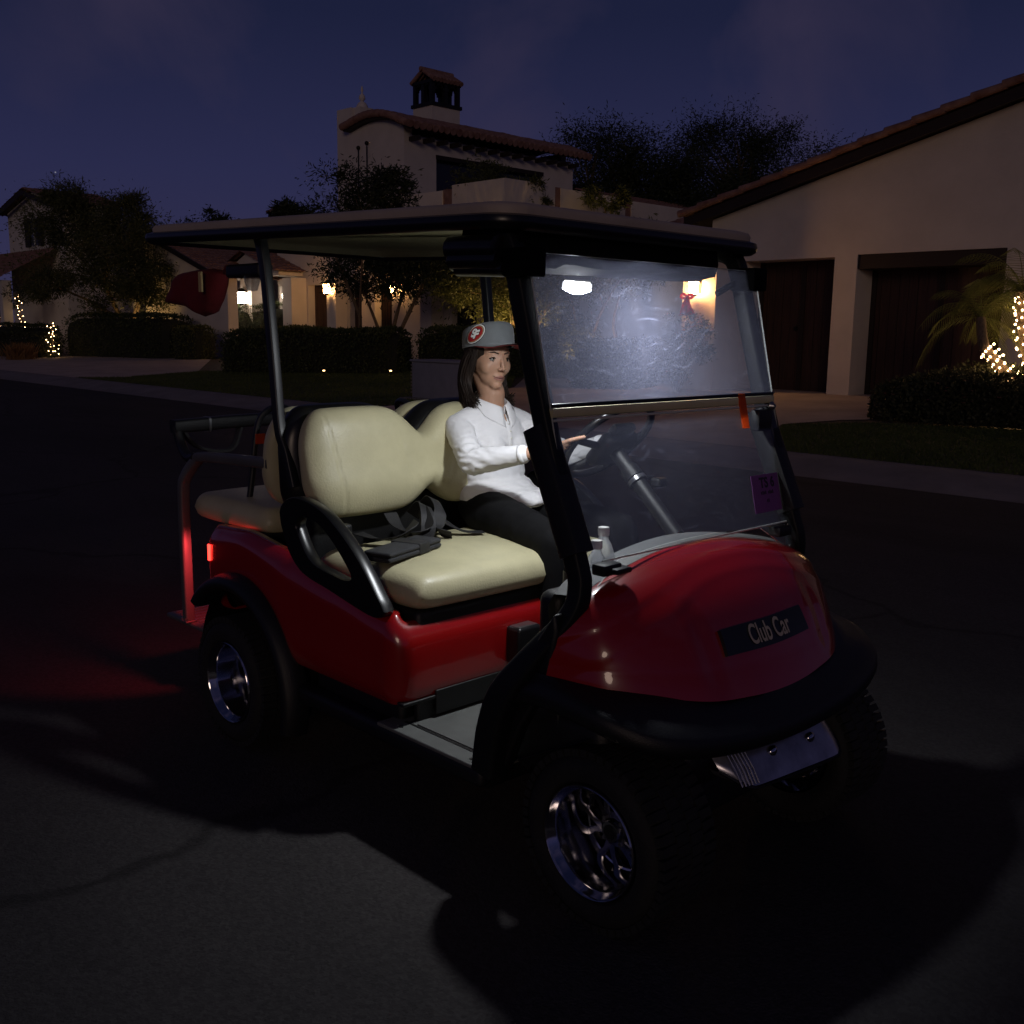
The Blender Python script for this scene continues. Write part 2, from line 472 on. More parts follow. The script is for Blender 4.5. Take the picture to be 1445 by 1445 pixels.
    L.new(a3.outputs[0], fin.inputs['Fac']); L.new(mx.outputs[0], fin.inputs[1]); L.new(hz.outputs[0], fin.inputs[2])
    L.new(fin.outputs[0], out.inputs['Surface'])
    return m
M['acrylic'] = windshield_mat('scratched_acrylic', 3.5)
M['acrylic_low'] = windshield_mat('clear_acrylic', 1.05)
M['acrylic_edge'] = mat('acrylic_edge', (.55, .58, .55), rough=.4, var=.05, vscale=20)

def clear_mat(name, col=(.9, .92, .95), frost=.25):
    m = bpy.data.materials.new(name); m.use_nodes = True
    nt = m.node_tree; N = nt.nodes; L = nt.links
    N.remove(N['Principled BSDF']); out = N['Material Output']
    tr = N.new('ShaderNodeBsdfTransparent'); tr.inputs['Color'].default_value = (*col, 1)
    gl = N.new('ShaderNodeBsdfGlossy'); gl.inputs['Roughness'].default_value = .1
    df = N.new('ShaderNodeBsdfTranslucent'); df.inputs['Color'].default_value = (.8, .8, .8, 1)
    lw = N.new('ShaderNodeLayerWeight'); lw.inputs['Blend'].default_value = .5
    pw = N.new('ShaderNodeMath'); pw.operation = 'POWER'; pw.inputs[1].default_value = 3.5; L.new(lw.outputs['Facing'], pw.inputs[0])
    fr = N.new('ShaderNodeMath'); fr.operation = 'MULTIPLY_ADD'; fr.inputs[1].default_value = .6; fr.inputs[2].default_value = .03; L.new(pw.outputs[0], fr.inputs[0])
    nz = N.new('ShaderNodeTexNoise'); nz.inputs['Scale'].default_value = 30
    mr = N.new('ShaderNodeMapRange'); mr.inputs[3].default_value = frost*.7; mr.inputs[4].default_value = frost*1.3
    L.new(nz.outputs['Fac'], mr.inputs[0])
    m1 = N.new('ShaderNodeMixShader'); L.new(fr.outputs[0], m1.inputs['Fac']); L.new(tr.outputs[0], m1.inputs[1]); L.new(gl.outputs[0], m1.inputs[2])
    m2 = N.new('ShaderNodeMixShader'); L.new(mr.outputs[0], m2.inputs['Fac']); L.new(m1.outputs[0], m2.inputs[1]); L.new(df.outputs[0], m2.inputs[2])
    L.new(m2.outputs[0], out.inputs['Surface'])
    return m
M['bottle'] = clear_mat('clear_bottle', frost=.35)
M['cup'] = clear_mat('clear_cup', frost=.2)
# ------------------------------------------------------------------ camera
cd = bpy.data.cameras.new('camera'); cam = bpy.data.objects.new('camera', cd); COL.objects.link(cam)
sc.camera = cam
cd.sensor_fit = 'HORIZONTAL'; cd.sensor_width = 36.0
cd.lens = 36.0*1454.98/1445.0
cd.clip_start = .05; cd.clip_end = 1500
_y, _p, _r = R(135.8943), R(-9.9381), R(.752)
fw = Vector((math.cos(_p)*math.cos(_y), math.cos(_p)*math.sin(_y), math.sin(_p)))
rt = Vector((math.sin(_y), -math.cos(_y), 0)); up = rt.cross(fw)
rt, up = rt*math.cos(_r)+up*math.sin(_r), up*math.cos(_r)-rt*math.sin(_r)
cam.matrix_world = Matrix(((rt.x, up.x, -fw.x, 3.2437), (rt.y, up.y, -fw.y, -2.3631), (rt.z, up.z, -fw.z, 1.5305), (0, 0, 0, 1)))

# ------------------------------------------------------------------ dusk sky
SUN_EL, SUN_AZ = 4.0, 140.0     # low afterglow behind the camera's left
w = bpy.data.worlds.new('World'); sc.world = w; w.use_nodes = True
nt = w.node_tree; N = nt.nodes; L = nt.links
bg = N['Background']
sky = N.new('ShaderNodeTexSky'); sky.sky_type = 'NISHITA'; sky.sun_disc = False
sky.sun_elevation = R(-2.0); sky.sun_rotation = R(SUN_AZ)
sky.air_density = 1.0; sky.dust_density = .6; sky.ozone_density = 3.0
bg.inputs['Strength'].default_value = SKYS
tc = N.new('ShaderNodeTexCoord')
# thin evening cloud veils, in sky directions
mp = N.new('ShaderNodeMapping'); mp.inputs['Scale'].default_value = (2.6, 2.6, 2.0); mp.inputs['Rotation'].default_value = (.2, .6, .9)
L.new(tc.outputs['Generated'], mp.inputs['Vector'])
nz = N.new('ShaderNodeTexNoise'); nz.inputs['Scale'].default_value = 1.5; nz.inputs['Detail'].default_value = 7; nz.inputs['Roughness'].default_value = .52; nz.inputs['Distortion'].default_value = .5
L.new(mp.outputs['Vector'], nz.inputs['Vector'])
rp = N.new('ShaderNodeMapRange'); rp.inputs[1].default_value = .46; rp.inputs[2].default_value = .70; rp.inputs[3].default_value = 0; rp.inputs[4].default_value = .8
L.new(nz.outputs['Fac'], rp.inputs[0])
# twilight bands from horizon to zenith over the low-sun sky
sx = N.new('ShaderNodeSeparateXYZ'); L.new(tc.outputs['Generated'], sx.inputs[0])
ramp = N.new('ShaderNodeValToRGB'); L.new(sx.outputs['Z'], ramp.inputs['Fac'])
el = ramp.color_ramp.elements
for k, (p_, c_) in enumerate(BANDS):
    e = el[k] if k < 2 else el.new(p_)
    e.position = p_
    e.color = (*[v*GAIN for v in c_], 1)
tint = N.new('ShaderNodeMix'); tint.data_type = 'RGBA'; tint.blend_type = 'ADD'; tint.inputs[0].default_value = 1.0
dim = N.new('ShaderNodeVectorMath'); dim.operation = 'SCALE'; dim.inputs['Scale'].default_value = .012
L.new(sky.outputs['Color'], dim.inputs[0])
L.new(ramp.outputs['Color'], tint.inputs[6]); L.new(dim.outputs[0], tint.inputs[7])
cl = N.new('ShaderNodeMix'); cl.data_type = 'RGBA'
L.new(rp.outputs[0], cl.inputs[0]); L.new(tint.outputs[2], cl.inputs[6]); cl.inputs[7].default_value = CLOUD
L.new(cl.outputs[2], bg.inputs['Color'])
# a few early stars
vo = N.new('ShaderNodeTexVoronoi'); vo.inputs['Scale'].default_value = 26
L.new(tc.outputs['Generated'], vo.inputs['Vector'])
st = N.new('ShaderNodeMapRange'); st.inputs[1].default_value = .012; st.inputs[2].default_value = .020; st.inputs[3].default_value = 1.6; st.inputs[4].default_value = 0
L.new(vo.outputs['Distance'], st.inputs[0])
sel = N.new('ShaderNodeSeparateColor'); L.new(vo.outputs['Color'], sel.inputs['Color'])
gt = N.new('ShaderNodeMath'); gt.operation = 'GREATER_THAN'; gt.inputs[1].default_value = .80; L.new(sel.outputs[0], gt.inputs[0])
sm_ = N.new('ShaderNodeMath'); sm_.operation = 'MULTIPLY'; L.new(st.outputs[0], sm_.inputs[0]); L.new(gt.outputs[0], sm_.inputs[1])
sa = N.new('ShaderNodeMix'); sa.data_type = 'RGBA'; sa.blend_type = 'ADD'; sa.inputs[0].default_value = 1.0
L.new(cl.outputs[2], sa.inputs[6])
sc3 = N.new('ShaderNodeCombineXYZ')
for i_ in range(3): L.new(sm_.outputs[0], sc3.inputs[i_])
L.new(sc3.outputs[0], sa.inputs[7]); L.new(sa.outputs[2], bg.inputs['Color'])

sd = bpy.data.lights.new('sun', 'SUN'); so = bpy.data.objects.new('sun', sd); COL.objects.link(so)
sd.energy = SUNE; sd.angle = R(14); sd.color = (1., .74, .58)
# afterglow from behind the camera, low over the street
d = Vector((-.62, .74, -math.tan(R(11)))).normalized()
so.rotation_euler = d.to_track_quat('-Z', 'Y').to_euler()
# ------------------------------------------------------------------ golf cart (rear axle under the origin, +x forward)
cart = empty('golf_cart', (0, 0, 0))
tag(cart, 'red four-seat golf cart with beige seats, roof and clear windshield parked on the street', 'golf cart')
V = Vector

# --- wheels
def make_wheel(x, yo, side, rt_=.232):
    """yo = distance of the outer rim lip from the centre plane, side = -1 right / +1 left"""
    w = empty('wheel', (x, 0, .277), parent=cart)
    s = side
    Y = lambda h: s*(yo-h)              # h = depth inward from outer lip
    t = MB()
    prof = [(.147, Y(.012)), (.157, Y(-.006)), (.178, Y(-.014)), (.199, Y(-.011)), (.216, Y(.004)), (.227, Y(.028)), (rt_, Y(.07)), (rt_, Y(.15)), (.227, Y(.186)), (.216, Y(.21)), (.196, Y(.222)), (.17, Y(.218)), (.147, Y(.20))]
    t.lathe(prof, n=64)
    # tread blocks
    nb = 52
    for k in range(nb):
        a = 2*math.pi*k/nb
        for (h0, h1, da, r0) in ((.0, .052, 0, .217), (.057, .104, .5, .225), (.109, .156, 0, .225), (.161, .206, .5, .217)):
            aa = a+da*2*math.pi/nb
            Mx = Matrix.Rotation(-aa, 4, 'Y')
            ya, yb = sorted((Y(h0), Y(h1)))
            t.box(r0, rt_+.004, ya, yb, -.0100, .0100, M=Mx)
    t.build('tyre', M['tyre'], w, smooth=40)
    r = MB()
    # deep dish: lip, barrel, back
    r.lathe([(.150, Y(.010)), (.150, Y(-.004)), (.145, Y(-.010)), (.140, Y(-.004)), (.137, Y(.006)), (.131, Y(.012)), (.128, Y(.022)), (.123, Y(.112)), (.117, Y(.126)), (.112, Y(.128)), (.112, Y(.15)), (.130, Y(.16)), (.140, Y(.2))], n=72)
    sp_ = MB()
    # spokes: six pairs in V shapes
    for k in range(6):
        a0 = 2*math.pi*k/6+.2
        for da in (-.20, .20):
            p0 = V((.040*math.cos(a0+da*.4), Y(.106), .040*math.sin(a0+da*.4)))
            p1 = V((.080*math.cos(a0+da*.8), Y(.116), .080*math.sin(a0+da*.8)))
            p2 = V((.117*math.cos(a0+da*1.25), Y(.130), .117*math.sin(a0+da*1.25)))
            sp_.tube([p0, p1, p2], [.0115, .0085, .0105], n=8, up=(0, 1, 0), sq=(1., 1.))
    hb = [(.0, Y(.078)), (.026, Y(.078)), (.030, Y(.084)), (.031, Y(.096)), (.046, Y(.100)), (.051, Y(.110)), (.051, Y(.135)), (0, Y(.135))]
    sp_.lathe(hb, n=36)
    ro = r.build('rim', M['chrome'], w, smooth=40)
    sp_.build('spoke_star', M['spoke'], ro, smooth=40)
    c = MB(); c.lathe([(0, Y(.076)), (.018, Y(.076)), (.021, Y(.0805)), (0, Y(.0805))], n=24)
    c.build('centre_cap', M['black_gloss'], w)
    for k in range(4):
        a = 2*math.pi*(k+.5)/4
        l = MB(); l.lathe([(0, Y(.086)), (.006, Y(.086)), (.008, Y(.090)), (.008, Y(.106)), (0, Y(.106))], c=(.038*math.cos(a), 0, .038*math.sin(a)), n=6)
        l.build('lug_nut', M['steel'], w, smooth=0)
    br = MB(); br.lathe([(0, Y(.155)), (.105, Y(.155)), (.105, Y(.19)), (0, Y(.19))], n=32)
    br.build('brake_drum', M['black'], w)
    return w
for x in (0.0, 1.667):
    yo = .621 if x == 0 else .552
    for s in (-1, 1): make_wheel(x, yo, s)

# --- chassis underneath
u = MB()
u.rbox(-.30, 1.75, -.34, .34, .24, .36, .03)
u.box(-.03, .03, -.42, .42, .25, .31); u.box(1.637, 1.697, -.40, .40, .25, .31)
u.rbox(.40, 1.30, -.56, .56, .285, .352, .02)
u.build('chassis', M['black'], cart)

# --- rear body shell: wall swept round the plan outline
ARC_R = .372
def low_z(x):
    z = .425
    if x < -.36: z = .47
    if abs(x) < ARC_R: z = max(z if x > 0 else .44, .275+math.sqrt(ARC_R**2-x*x))
    return z
def top_z(x):
    return float(_interp(x, [(-.40, .78), (-.25, .80), (0., .815), (.30, .79), (.60, .745), (.88, .695), (.95, .662)]))
def _interp(x, t):
    if x <= t[0][0]: return t[0][1]
    for (a, b), (c, d) in zip(t, t[1:]):
        if x <= c:
            k = (x-a)/(c-a); k = k*k*(3-2*k)*.5+k*.5
            return b+(d-b)*k
    return t[-1][1]
plan = []   # (x, y, nx, ny) right half from rear centre to front centre
def arc(cx, cy, r, a0, a1, n):
    for k in range(n+1):
        a = R(a0+(a1-a0)*k/n)
        plan.append((cx+r*math.cos(a), cy+r*math.sin(a), math.cos(a), math.sin(a)))
for k in range(6): plan.append((-.325, -.40*k/6, -1, 0))
arc(-.205, -.43, .12, 180, 260, 10)
for k in range(1, 60):
    x = -.185+(.855+.185)*k/60
    t = (x+.185)/1.04
    plan.append((x, -.548-.030*min(1, t*2.2), 0, -1))
arc(.865, -.513, .066, -90, 0, 10)
for k in range(1, 11): plan.append((.931, -.513*(1-k/10), 1, 0))
full = plan + [(x, -y, nx, -ny) for x, y, nx, ny in reversed(plan[:-1])]
G_ = []
NV = 14
for x, y, nx, ny in full:
    z0, z1 = low_z(x), top_z(x)
    col = []
    for j in range(NV+1):
        v = j/NV
        z = z0+(z1-z0)*v
        tuck = .030*max(0, (v-.72)/.28)**2.2 + .016*max(0, (.15-v)/.15)**2
        bulge = .006*math.sin(v*math.pi)
        col.append(V((x-nx*(tuck-bulge), y-ny*(tuck-bulge), z)))
    # turn inward at top and bottom
    col.append(V((x-nx*.055, y-ny*.055, z1+.002)))
    col.insert(0, V((x-nx*.05, y-ny*.05, z0+.002)))
    G_.append(col)
body = MB().grid(G_).build('rear_body', M['red'], cart, smooth=50, fix=False)
sm = body.modifiers.new('t', 'SOLIDIFY'); sm.thickness = .006; sm.offset = 0
# deck under the cushions and wheel wells
dk = MB()
dk.rbox(.02, .915, -.49, .49, .50, .70, .02)
dk.rbox(-.27, .02, -.47, .47, .55, .80, .02)
dk.build('seat_base', M['black'], cart)
for s in (-1, 1):
    dm = MB(); dm.grid([[V((math.cos(a)*.36, s*yy, .275+math.sin(a)*.355)) for yy in (.30, .54)] for a in [math.pi*k/20 for k in range(21)]])
    dm.build('wheel_well', M['black'], cart, fix=False)
# fender flares
for s in (-1, 1):
    f = MB()
    rows = []
    for k in range(41):
        a = R(-14+150*k/40)
        row = []
        for rr, yy in ((.395, .545), (.396, .578), (.385, .612), (.366, .628), (.345, .622), (.337, .60), (.337, .54)):
            row.append(V((rr*math.cos(a), s*yy, .270+rr*math.sin(a))))
        rows.append(row)
    f.grid(rows, cv=True)
    f.build('fender_flare', M['black'], cart, smooth=60)
# rocker / sill
for s in (-1, 1):
    b = MB(); b.rbox(.36, 1.30, s*.55-.035, s*.55+.035, .295, .356, .02)
    b.rbox(.42, .88, s*.50-.03, s*.50+.03, .34, .43, .02)
    b.build('sill', M['black'], cart)
# heel panel below the red front panel
b = MB(); b.rbox(.90, .925, -.50, .50, .36, .47, .01); b.rbox(.932, .940, -.44, .44, .375, .452, .003)
b.rbox(.905, .938, -.565, .565, .425, .437, .004)
b.build('heel_panel', M['black'], cart)
# floor
fl = MB()
fl.prism([(.84, -.592), (1.30, -.592), (1.325, -.575), (1.325, .575), (1.30, .592), (.84, .592)], lambda a, b_, h: V((a, b_, h)), .352, .364)
fl.grid([[V((1.32+.30*t, y, .362+.16*t)) for y in (-.53, .53)] for t in (0, .5, 1)])
floor = fl.build('floor', M['mat'], cart, smooth=0, bevel=.004)
fm = MB()
for y0, y1 in ((-.52, -.02), (.02, .52)): fm.rbox(.945, 1.26, y0, y1, .3635, .369, .0025, 2)
fm.build('floor_mat', M['mat'], cart)
fs_ = MB()
for y0, y1 in ((-.532, -.524), (.524, .532)): fs_.box(.90, 1.26, y0, y1, .3642, .3656)
fs_.box(.912, .918, -.52, .52, .3642, .3656)
for px_, py_ in ((.925, -.565), (1.24, -.565), (1.285, -.56)): fs_.lathe([(0, .3665), (.006, .3665), (.007, .364)], c=(px_, py_, 0), axis='z', n=10)
fs_.build('floor_groove', M['black'], cart, smooth=0)
# pedals
pd = MB(); pd.rbox(1.33, 1.35, .20, .29, .40, .50, .008); pd.rbox(1.33, 1.35, .33, .42, .40, .52, .008)
pd.build('pedal', M['black'], cart)

# --- hood
hc = [  # column control points for the right half: back edge ... bottom edge
    (-1.0, [(1.565, -.500, .866), (1.565, -.552, .842), (1.548, -.582, .765), (1.535, -.580, .685)]),
    (-.80, [(1.548, -.430, .893), (1.635, -.475, .888), (1.690, -.520, .785), (1.690, -.515, .672)]),
    (-.50, [(1.538, -.265, .926), (1.670, -.285, .938), (1.800, -.325, .815), (1.825, -.330, .634)]),
    (-.25, [(1.530, -.135, .942), (1.675, -.145, .962), (1.800, -.160, .820), (1.862, -.165, .617)]),
    (0.0, [(1.526, 0, .948), (1.675, 0, .968), (1.805, 0, .820), (1.872, 0, .610)])]
def hood_cp(t):
    """control points at t in [-1,1] (Catmull-Rom across the columns)"""
    cols = [(a, c) for a, c in hc] + [(-a, [(x, -y, z) for x, y, z in c]) for a, c in reversed(hc[:-1])]
    i = 0
    while i < len(cols)-2 and t > cols[i+1][0]: i += 1
    a0, a1 = cols[i][0], cols[i+1][0]
    k = (t-a0)/(a1-a0)
    c0, c1 = cols[i][1], cols[i+1][1]
    cm = cols[i-1][1] if i > 0 else None
    cp = cols[i+2][1] if i+2 < len(cols) else None
    am = cols[i-1][0] if i > 0 else None
    ap = cols[i+2][0] if i+2 < len(cols) else None
    out = []
    h = a1-a0
    for j in range(4):
        p0, p1 = V(c0[j]), V(c1[j])
        m0 = (p1-V(cm[j]))/(a1-am)*h if cm else (p1-p0)
        m1 = (V(cp[j])-p0)/(ap-a0)*h if cp else (p1-p0)
        out.append((2*k**3-3*k*k+1)*p0+(k**3-2*k*k+k)*m0+(-2*k**3+3*k*k)*p1+(k**3-k*k)*m1)
    return out
def hood_raw(t, s):
    c = hood_cp(t)
    return bez(c[0], c[1], c[2], c[3], s)
def hood_pt(t, s, off=0.):
    e = 1e-3
    p = hood_raw(t, s)
    du = hood_raw(min(1, t+e), s)-hood_raw(max(-1, t-e), s)
    dv = hood_raw(t, min(1, s+e))-hood_raw(t, max(0, s-e))
    n = du.cross(dv)
    n = n.normalized() if n.length > 1e-12 else V((1, 0, 0))
    if n.dot(V((.8, p.y*.6, .6))) < 0: n = -n
    # raised brow: a ridge arching over the nose, a second softer one inside, two nose creases
    q = .30+.32*abs(t)**2.2
    d1 = s-q
    ridge = -.0048/(1+math.exp(-d1*70))
    q2 = .42+.42*abs(t/.86)**2.4
    ridge += -.0030/(1+math.exp(-(s-q2)*80))
    cre = abs(t)-(.40+.10*(1-s))
    ridge += -.006*math.exp(-(cre/.05)**2)*max(0, min(1, (s-.45)*5))
    ridge *= min(1, s*6)*min(1, (1-s)*8)
    return p+n*(off+ridge)
TN, SN = 96, 56
hg = [[hood_pt(-1+2*i/TN, j/SN) for j in range(SN+1)] for i in range(TN+1)]
# lip turning in at the bottom
for i, row in enumerate(hg):
    p = row[-1]; row.append(V((p.x-.03, p.y*.95, p.z-.012)))
hood = MB().grid(hg).build('hood', M['red'], cart, smooth=50, fix=False)
# name badge
bd = empty('badge', parent=cart)
def hmap(u, v, off):           # u across (m), v up (m) around the badge centre
    t = (u-.018)/.66
    return hood_pt(t, .755-v/.335, off)
bw, bh = .198, .021
pl = MB()
nu_, nv_ = 24, 4
top = [[hmap(-bw+2*bw*i/nu_, -bh+2*bh*j/nv_, .010) for j in range(nv_+1)] for i in range(nu_+1)]
bot = [[hmap(-bw+2*bw*i/nu_, -bh+2*bh*j/nv_, -.004) for j in range(nv_+1)] for i in range(nu_+1)]
pl.grid(top)
for a, b in ((0, None), (None, 0), (nu_, None), (None, nv_)):
    e1 = top[a] if a is not None else [r_[b] for r_ in top]
    e2 = bot[a] if a is not None else [r_[b] for r_ in bot]
    pl.grid([e1, e2])
pl.build('badge_plate', M['badgeblack'], bd, smooth=30, weld=True)
tv, tf = text_mesh('Club Car', .043, .0007)
lt = MB(); lt.add([hmap(p.x*1.22+.006, p.y, .0125) for p in tv], tf)
lt.build('badge_lettering', M['badgegold'], bd, smooth=0, fix=False)

# --- front bumper: thick black band round the nose, flaring over the front wheels
bp = [(1.40, .585, .628), (1.52, .600, .656), (1.65, .606, .654), (1.755, .590, .635), (1.838, .535, .606), (1.895, .425, .584), (1.930, .24, .567), (1.942, 0, .560)]
ip = [(1.40, .570, .650), (1.48, .578, .682), (1.55, .577, .686), (1.635, .545, .680), (1.715, .487, .670), (1.785, .385, .652), (1.845, .205, .624), (1.870, 0, .611)]
def both(l): return crom([(x, -y, z) for x, y, z in l] + [(x, y, z) for x, y, z in reversed(l[:-1])], 8)
path, ipath = both(bp), both(ip)
rows = []
n_ = len(path)
for i, p in enumerate(path):
    if i == 0: T = path[1]-path[0]
    elif i == n_-1: T = path[-1]-path[-2]
    else: T = path[i+1]-path[i-1]
    T.normalize(); o_ = V((T.y, -T.x, 0)).normalized()
    inner = ipath[i]
    hgt = .066
    row = [inner-o_*.05+V((0, 0, -.03)), inner-o_*.012+V((0, 0, -.006)), inner+o_*.002+V((0, 0, -.001)), inner.lerp(p, .35)+V((0, 0, -.004)), inner.lerp(p, .72)+V((0, 0, .004)),
           p+V((0, 0, .002)), p+o_*.008+V((0, 0, -.008)), p+o_*.011+V((0, 0, -.030)), p+o_*.006+V((0, 0, -.044)),
           p-o_*.006+V((0, 0, -hgt*.82)), p-o_*.04+V((0, 0, -hgt)), p-o_*.10+V((0, 0, -hgt+.01))]
    rows.append(row)
MB().grid(rows).build('front_bumper', M['black'], cart, smooth=60, fix=False)
# wheel-arch skirts and nose underside
ns = MB()
ns.rbox(1.60, 1.79, -.33, .33, .36, .50, .05)
ns.rbox(1.28, 1.66, -.50, .50, .36, .56, .04)
ns.prism([(1.29, .36), (1.36, .34), (1.42, .50), (1.50, .61), (1.60, .60), (1.72, .60), (1.80, .56), (1.80, .60), (1.50, .66), (1.36, .64)], lambda a, b_, h: V((a, h, b_)), -.46, -.44)
ns.prism([(1.29, .36), (1.36, .34), (1.42, .50), (1.50, .61), (1.60, .60), (1.72, .60), (1.80, .56), (1.80, .60), (1.50, .66), (1.36, .64)], lambda a, b_, h: V((a, h, b_)), .44, .46)
ns.build('nose_underside', M['black'], cart, smooth=30)
# headlight
hl = MB()
A, B = V((1.835, -.225, .492)), V((1.868, .285, .474))
rows = []
for i in range(25):
    k = i/24
    c = A.lerp(B, k)
    e = max(0, 1-min(k, 1-k)*7)
    c = c+V((-.05*e*e, 0, 0))
    hh = .118*(1-.34*e*e)
    bulge = .035*math.sqrt(max(0, 1-(2*k-1)**4))
    rows.append([c+V((-.10, 0, .004)), c+V((-.045+bulge*.3, 0, .004)), c+V((-.015+bulge*.5, 0, -hh*.30)), c+V((.015+bulge*.6, 0, -hh*.66)), c+V((.036+bulge*.5, 0, -hh*.93)), c+V((.030+bulge*.2, 0, -hh)), c+V((-.06, 0, -hh))])
hlr = empty('headlight', parent=cart)
hl.grid(rows)
hl.build('headlight_lens', M['lens'], hlr, smooth=70, fix=False)
fl2 = MB()
for j in range(6):
    k = .04+.024*j
    c = A.lerp(B, k); 
    bl = .035*math.sqrt(max(0, 1-(2*k-1)**4))
    fl2.tube([c+V((-.018+bl*.45, 0, -.03)), c+V((.010+bl*.6, 0, -.068)), c+V((.034+bl*.5, 0, -.104))], .0025, n=6)
fl2.build('lens_rib', M['lens'], hlr)
for k in (.36, .70):
    c = A.lerp(B, k); q = MB(); q.ico(c+V((.014, 0, -.052)), .020, 2, scale=(.6, 1, .8)); q.build('headlight_bulb', M['chrome'], hlr)
fr = MB(); fr.tube([r_[4]+V((.002, 0, -.004)) for r_ in rows], .005, n=6); fr.build('headlight_trim', M['black_gloss'], hlr)

# --- cowl: dash top strip following the hood's back edge, and the dashboard
rows = []
for i in range(49):
    t = -1+2*i/48
    p = hood_raw(t, 0)
    w_ = .085
    rows.append([p+V((.02, 0, -.02)), p+V((.004, 0, .002)), p+V((-.03, 0, .010)), p+V((-w_, 0, .004)), p+V((-w_-.02, 0, -.03)), p+V((-w_-.01, 0, -.16)), p+V((-.05, 0, -.40))])
MB().grid(rows).build('dash_top', M['grey_dash'], cart, smooth=40, fix=False)
db = MB()
db.rbox(1.385, 1.47, -.47, .47, .60, .86, .03)
for yy in (-.36, .38): db.lathe([(.052, .905), (.052, .86), (.046, .80), (0, .80)], c=(1.45, yy, 0), axis='z', n=24)
db.build('dashboard', M['black'], cart)

# --- front struts: from the roof down to the floor
def strut_path(s):
    return crom([(1.22, s*.49, 1.795), (1.275, s*.50, 1.778), (1.312, s*.50, 1.735), (1.36, s*.50, 1.57), (1.439, s*.50, 1.299), (1.546, s*.50, .989), (1.572, s*.505, .90), (1.555, s*.525, .82), (1.47, s*.565, .70), (1.40, s*.585, .60), (1.36, s*.588, .50), (1.335, s*.585, .37)], 6)
for s in (-1, 1):
    P_ = strut_path(s)
    m_ = MB()
    rad = []
    for p in P_:
        rad.append(.026 if p.z > .85 else .026+.016*min(1, (.85-p.z)/.25))
    m_.tube(P_, rad, n=16, sq=(1., .9), up=(1, 0, .3))
    st = m_.build('front_strut', M['front_strut'], cart, smooth=50)
    q = MB()     # flared foot panel between strut and floor
    q.prism([(1.285, .366), (1.36, .34), (1.44, .52), (1.53, .66), (1.56, .80), (1.55, .845), (1.47, .735), (1.40, .66), (1.355, .60), (1.325, .50)], lambda a, b_, h: V((a, h, b_)), s*.535, s*.575)
    q.build('kick_panel', M['black'], cart, smooth=30, bevel=.008)
    sl = MB()    # rubber channel over the strut's lower half
    sl.tube([(1.418, s*.50, 1.292), (1.555, s*.50, .985)], .034, n=12, sq=(1.05, 1.), up=(1, 0, .3))
    sl.build('strut_sleeve', M['black'], cart, smooth=40)
    k_ = MB()
    k_.rbox(1.315, 1.405, s*.50-.045, s*.50+.028, 1.665, 1.735, .006, 2)
    if s > 0:
        k_.tube([(1.33, .46, 1.69), (1.315, .43, 1.672), (1.305, .40, 1.655)], .010, n=8)
    k_.build('windshield_clip', M['console'], cart, smooth=40)
cb = MB(); cb.rbox(1.555, 1.60, -.445, -.375, .925, .955, .006, 2); cb.rbox(1.585, 1.62, -.42, -.36, .93, .945, .004, 2)
cb.build('windshield_foot', M['black'], cart)
cb = MB(); cb.rbox(1.55, 1.595, .375, .445, .92, .95, .006, 2)
cb.build('windshield_foot', M['black'], cart)

# --- windshield: two hinged panes leaning back
wt, wb = V((1.373, 0, 1.717)), V((1.556, 0, .925))
wd = (wb-wt).normalized(); wn_ = V((-wd.z, 0, wd.x)) * -1
if wn_.x < 0: wn_ = -wn_
def wpt(y, k, off=0.): return V((wt.x+(wb.x-wt.x)*k+wn_.x*off, y, wt.z+(wb.z-wt.z)*k+wn_.z*off))
def pane(outline, name, par):
    m_ = MB(); n = len(outline)
    fr_ = [wpt(y, k, .0025) for y, k in outline]; bk = [wpt(y, k, -.0025) for y, k in outline]
    m_.add(fr_, [tuple(range(n))], 0); m_.add(bk, [tuple(range(n-1, -1, -1))], 0)
    m_.add(fr_+bk, [(i, (i+1) % n, n+(i+1) % n, n+i) for i in range(n)], 1)
    return m_.build(name, [M['acrylic' if name == 'upper_pane' else 'acrylic_low'], M['acrylic_edge']], par, smooth=0)
def rounded(y0, y1, k0, k1, r):
    o_ = []
    for cy_, ck, a0 in ((y1-r, k1-r, 0), (y0+r, k1-r, 90), (y0+r, k0+r, 180), (y1-r, k0+r, 270)):
        for j in range(6):
            a = R(a0+90*j/5); o_.append((cy_+r*math.cos(a), ck+r*math.sin(a)))
    return o_
ws = empty('windshield', parent=cart)
pane(rounded(-.505, .505, -.012, .492, .02), 'upper_pane', ws)
low = [(-.505, .503), (.505, .503)]
for j in range(25):
    y = .505-1.01*j/24
    kk = 1.0-.05*(1-(y/.505)**2)**1.0+.085*max(0, (abs(y)-.36)/.145)**.6
    if abs(y) > .49: kk -= .03
    low.append((y, kk))
pane(low, 'lower_pane', ws)
hs = MB()
hs.tube([wpt(-.503, .487, -.006), wpt(.503, .487, -.006)], .0115, n=16, sq=(1., 1.), up=(0, 0, 1), mi=0)
hs.tube([wpt(-.503, .466, .002), wpt(.503, .466, .002)], .0055, n=10, mi=1)
hs.tube([wpt(-.503, .512, .002), wpt(.503, .512, .002)], .0035, n=8, mi=2)
hs.build('hinge_strip', [M['brass'], M['black_gloss'], M['acrylic_edge']], ws, smooth=50)
sp = MB(); sp.tube([wpt(-.40, .965, .004), wpt(.505, .965, .004)], .0028, n=6); sp.build('edge_seam', M['acrylic_edge'], ws)
def patch(y0, y1, k0, k1, off): return [wpt(y0, k0, off), wpt(y1, k0, off), wpt(y1, k1, off), wpt(y0, k1, off)]
stk = empty('permit_sticker', parent=ws)
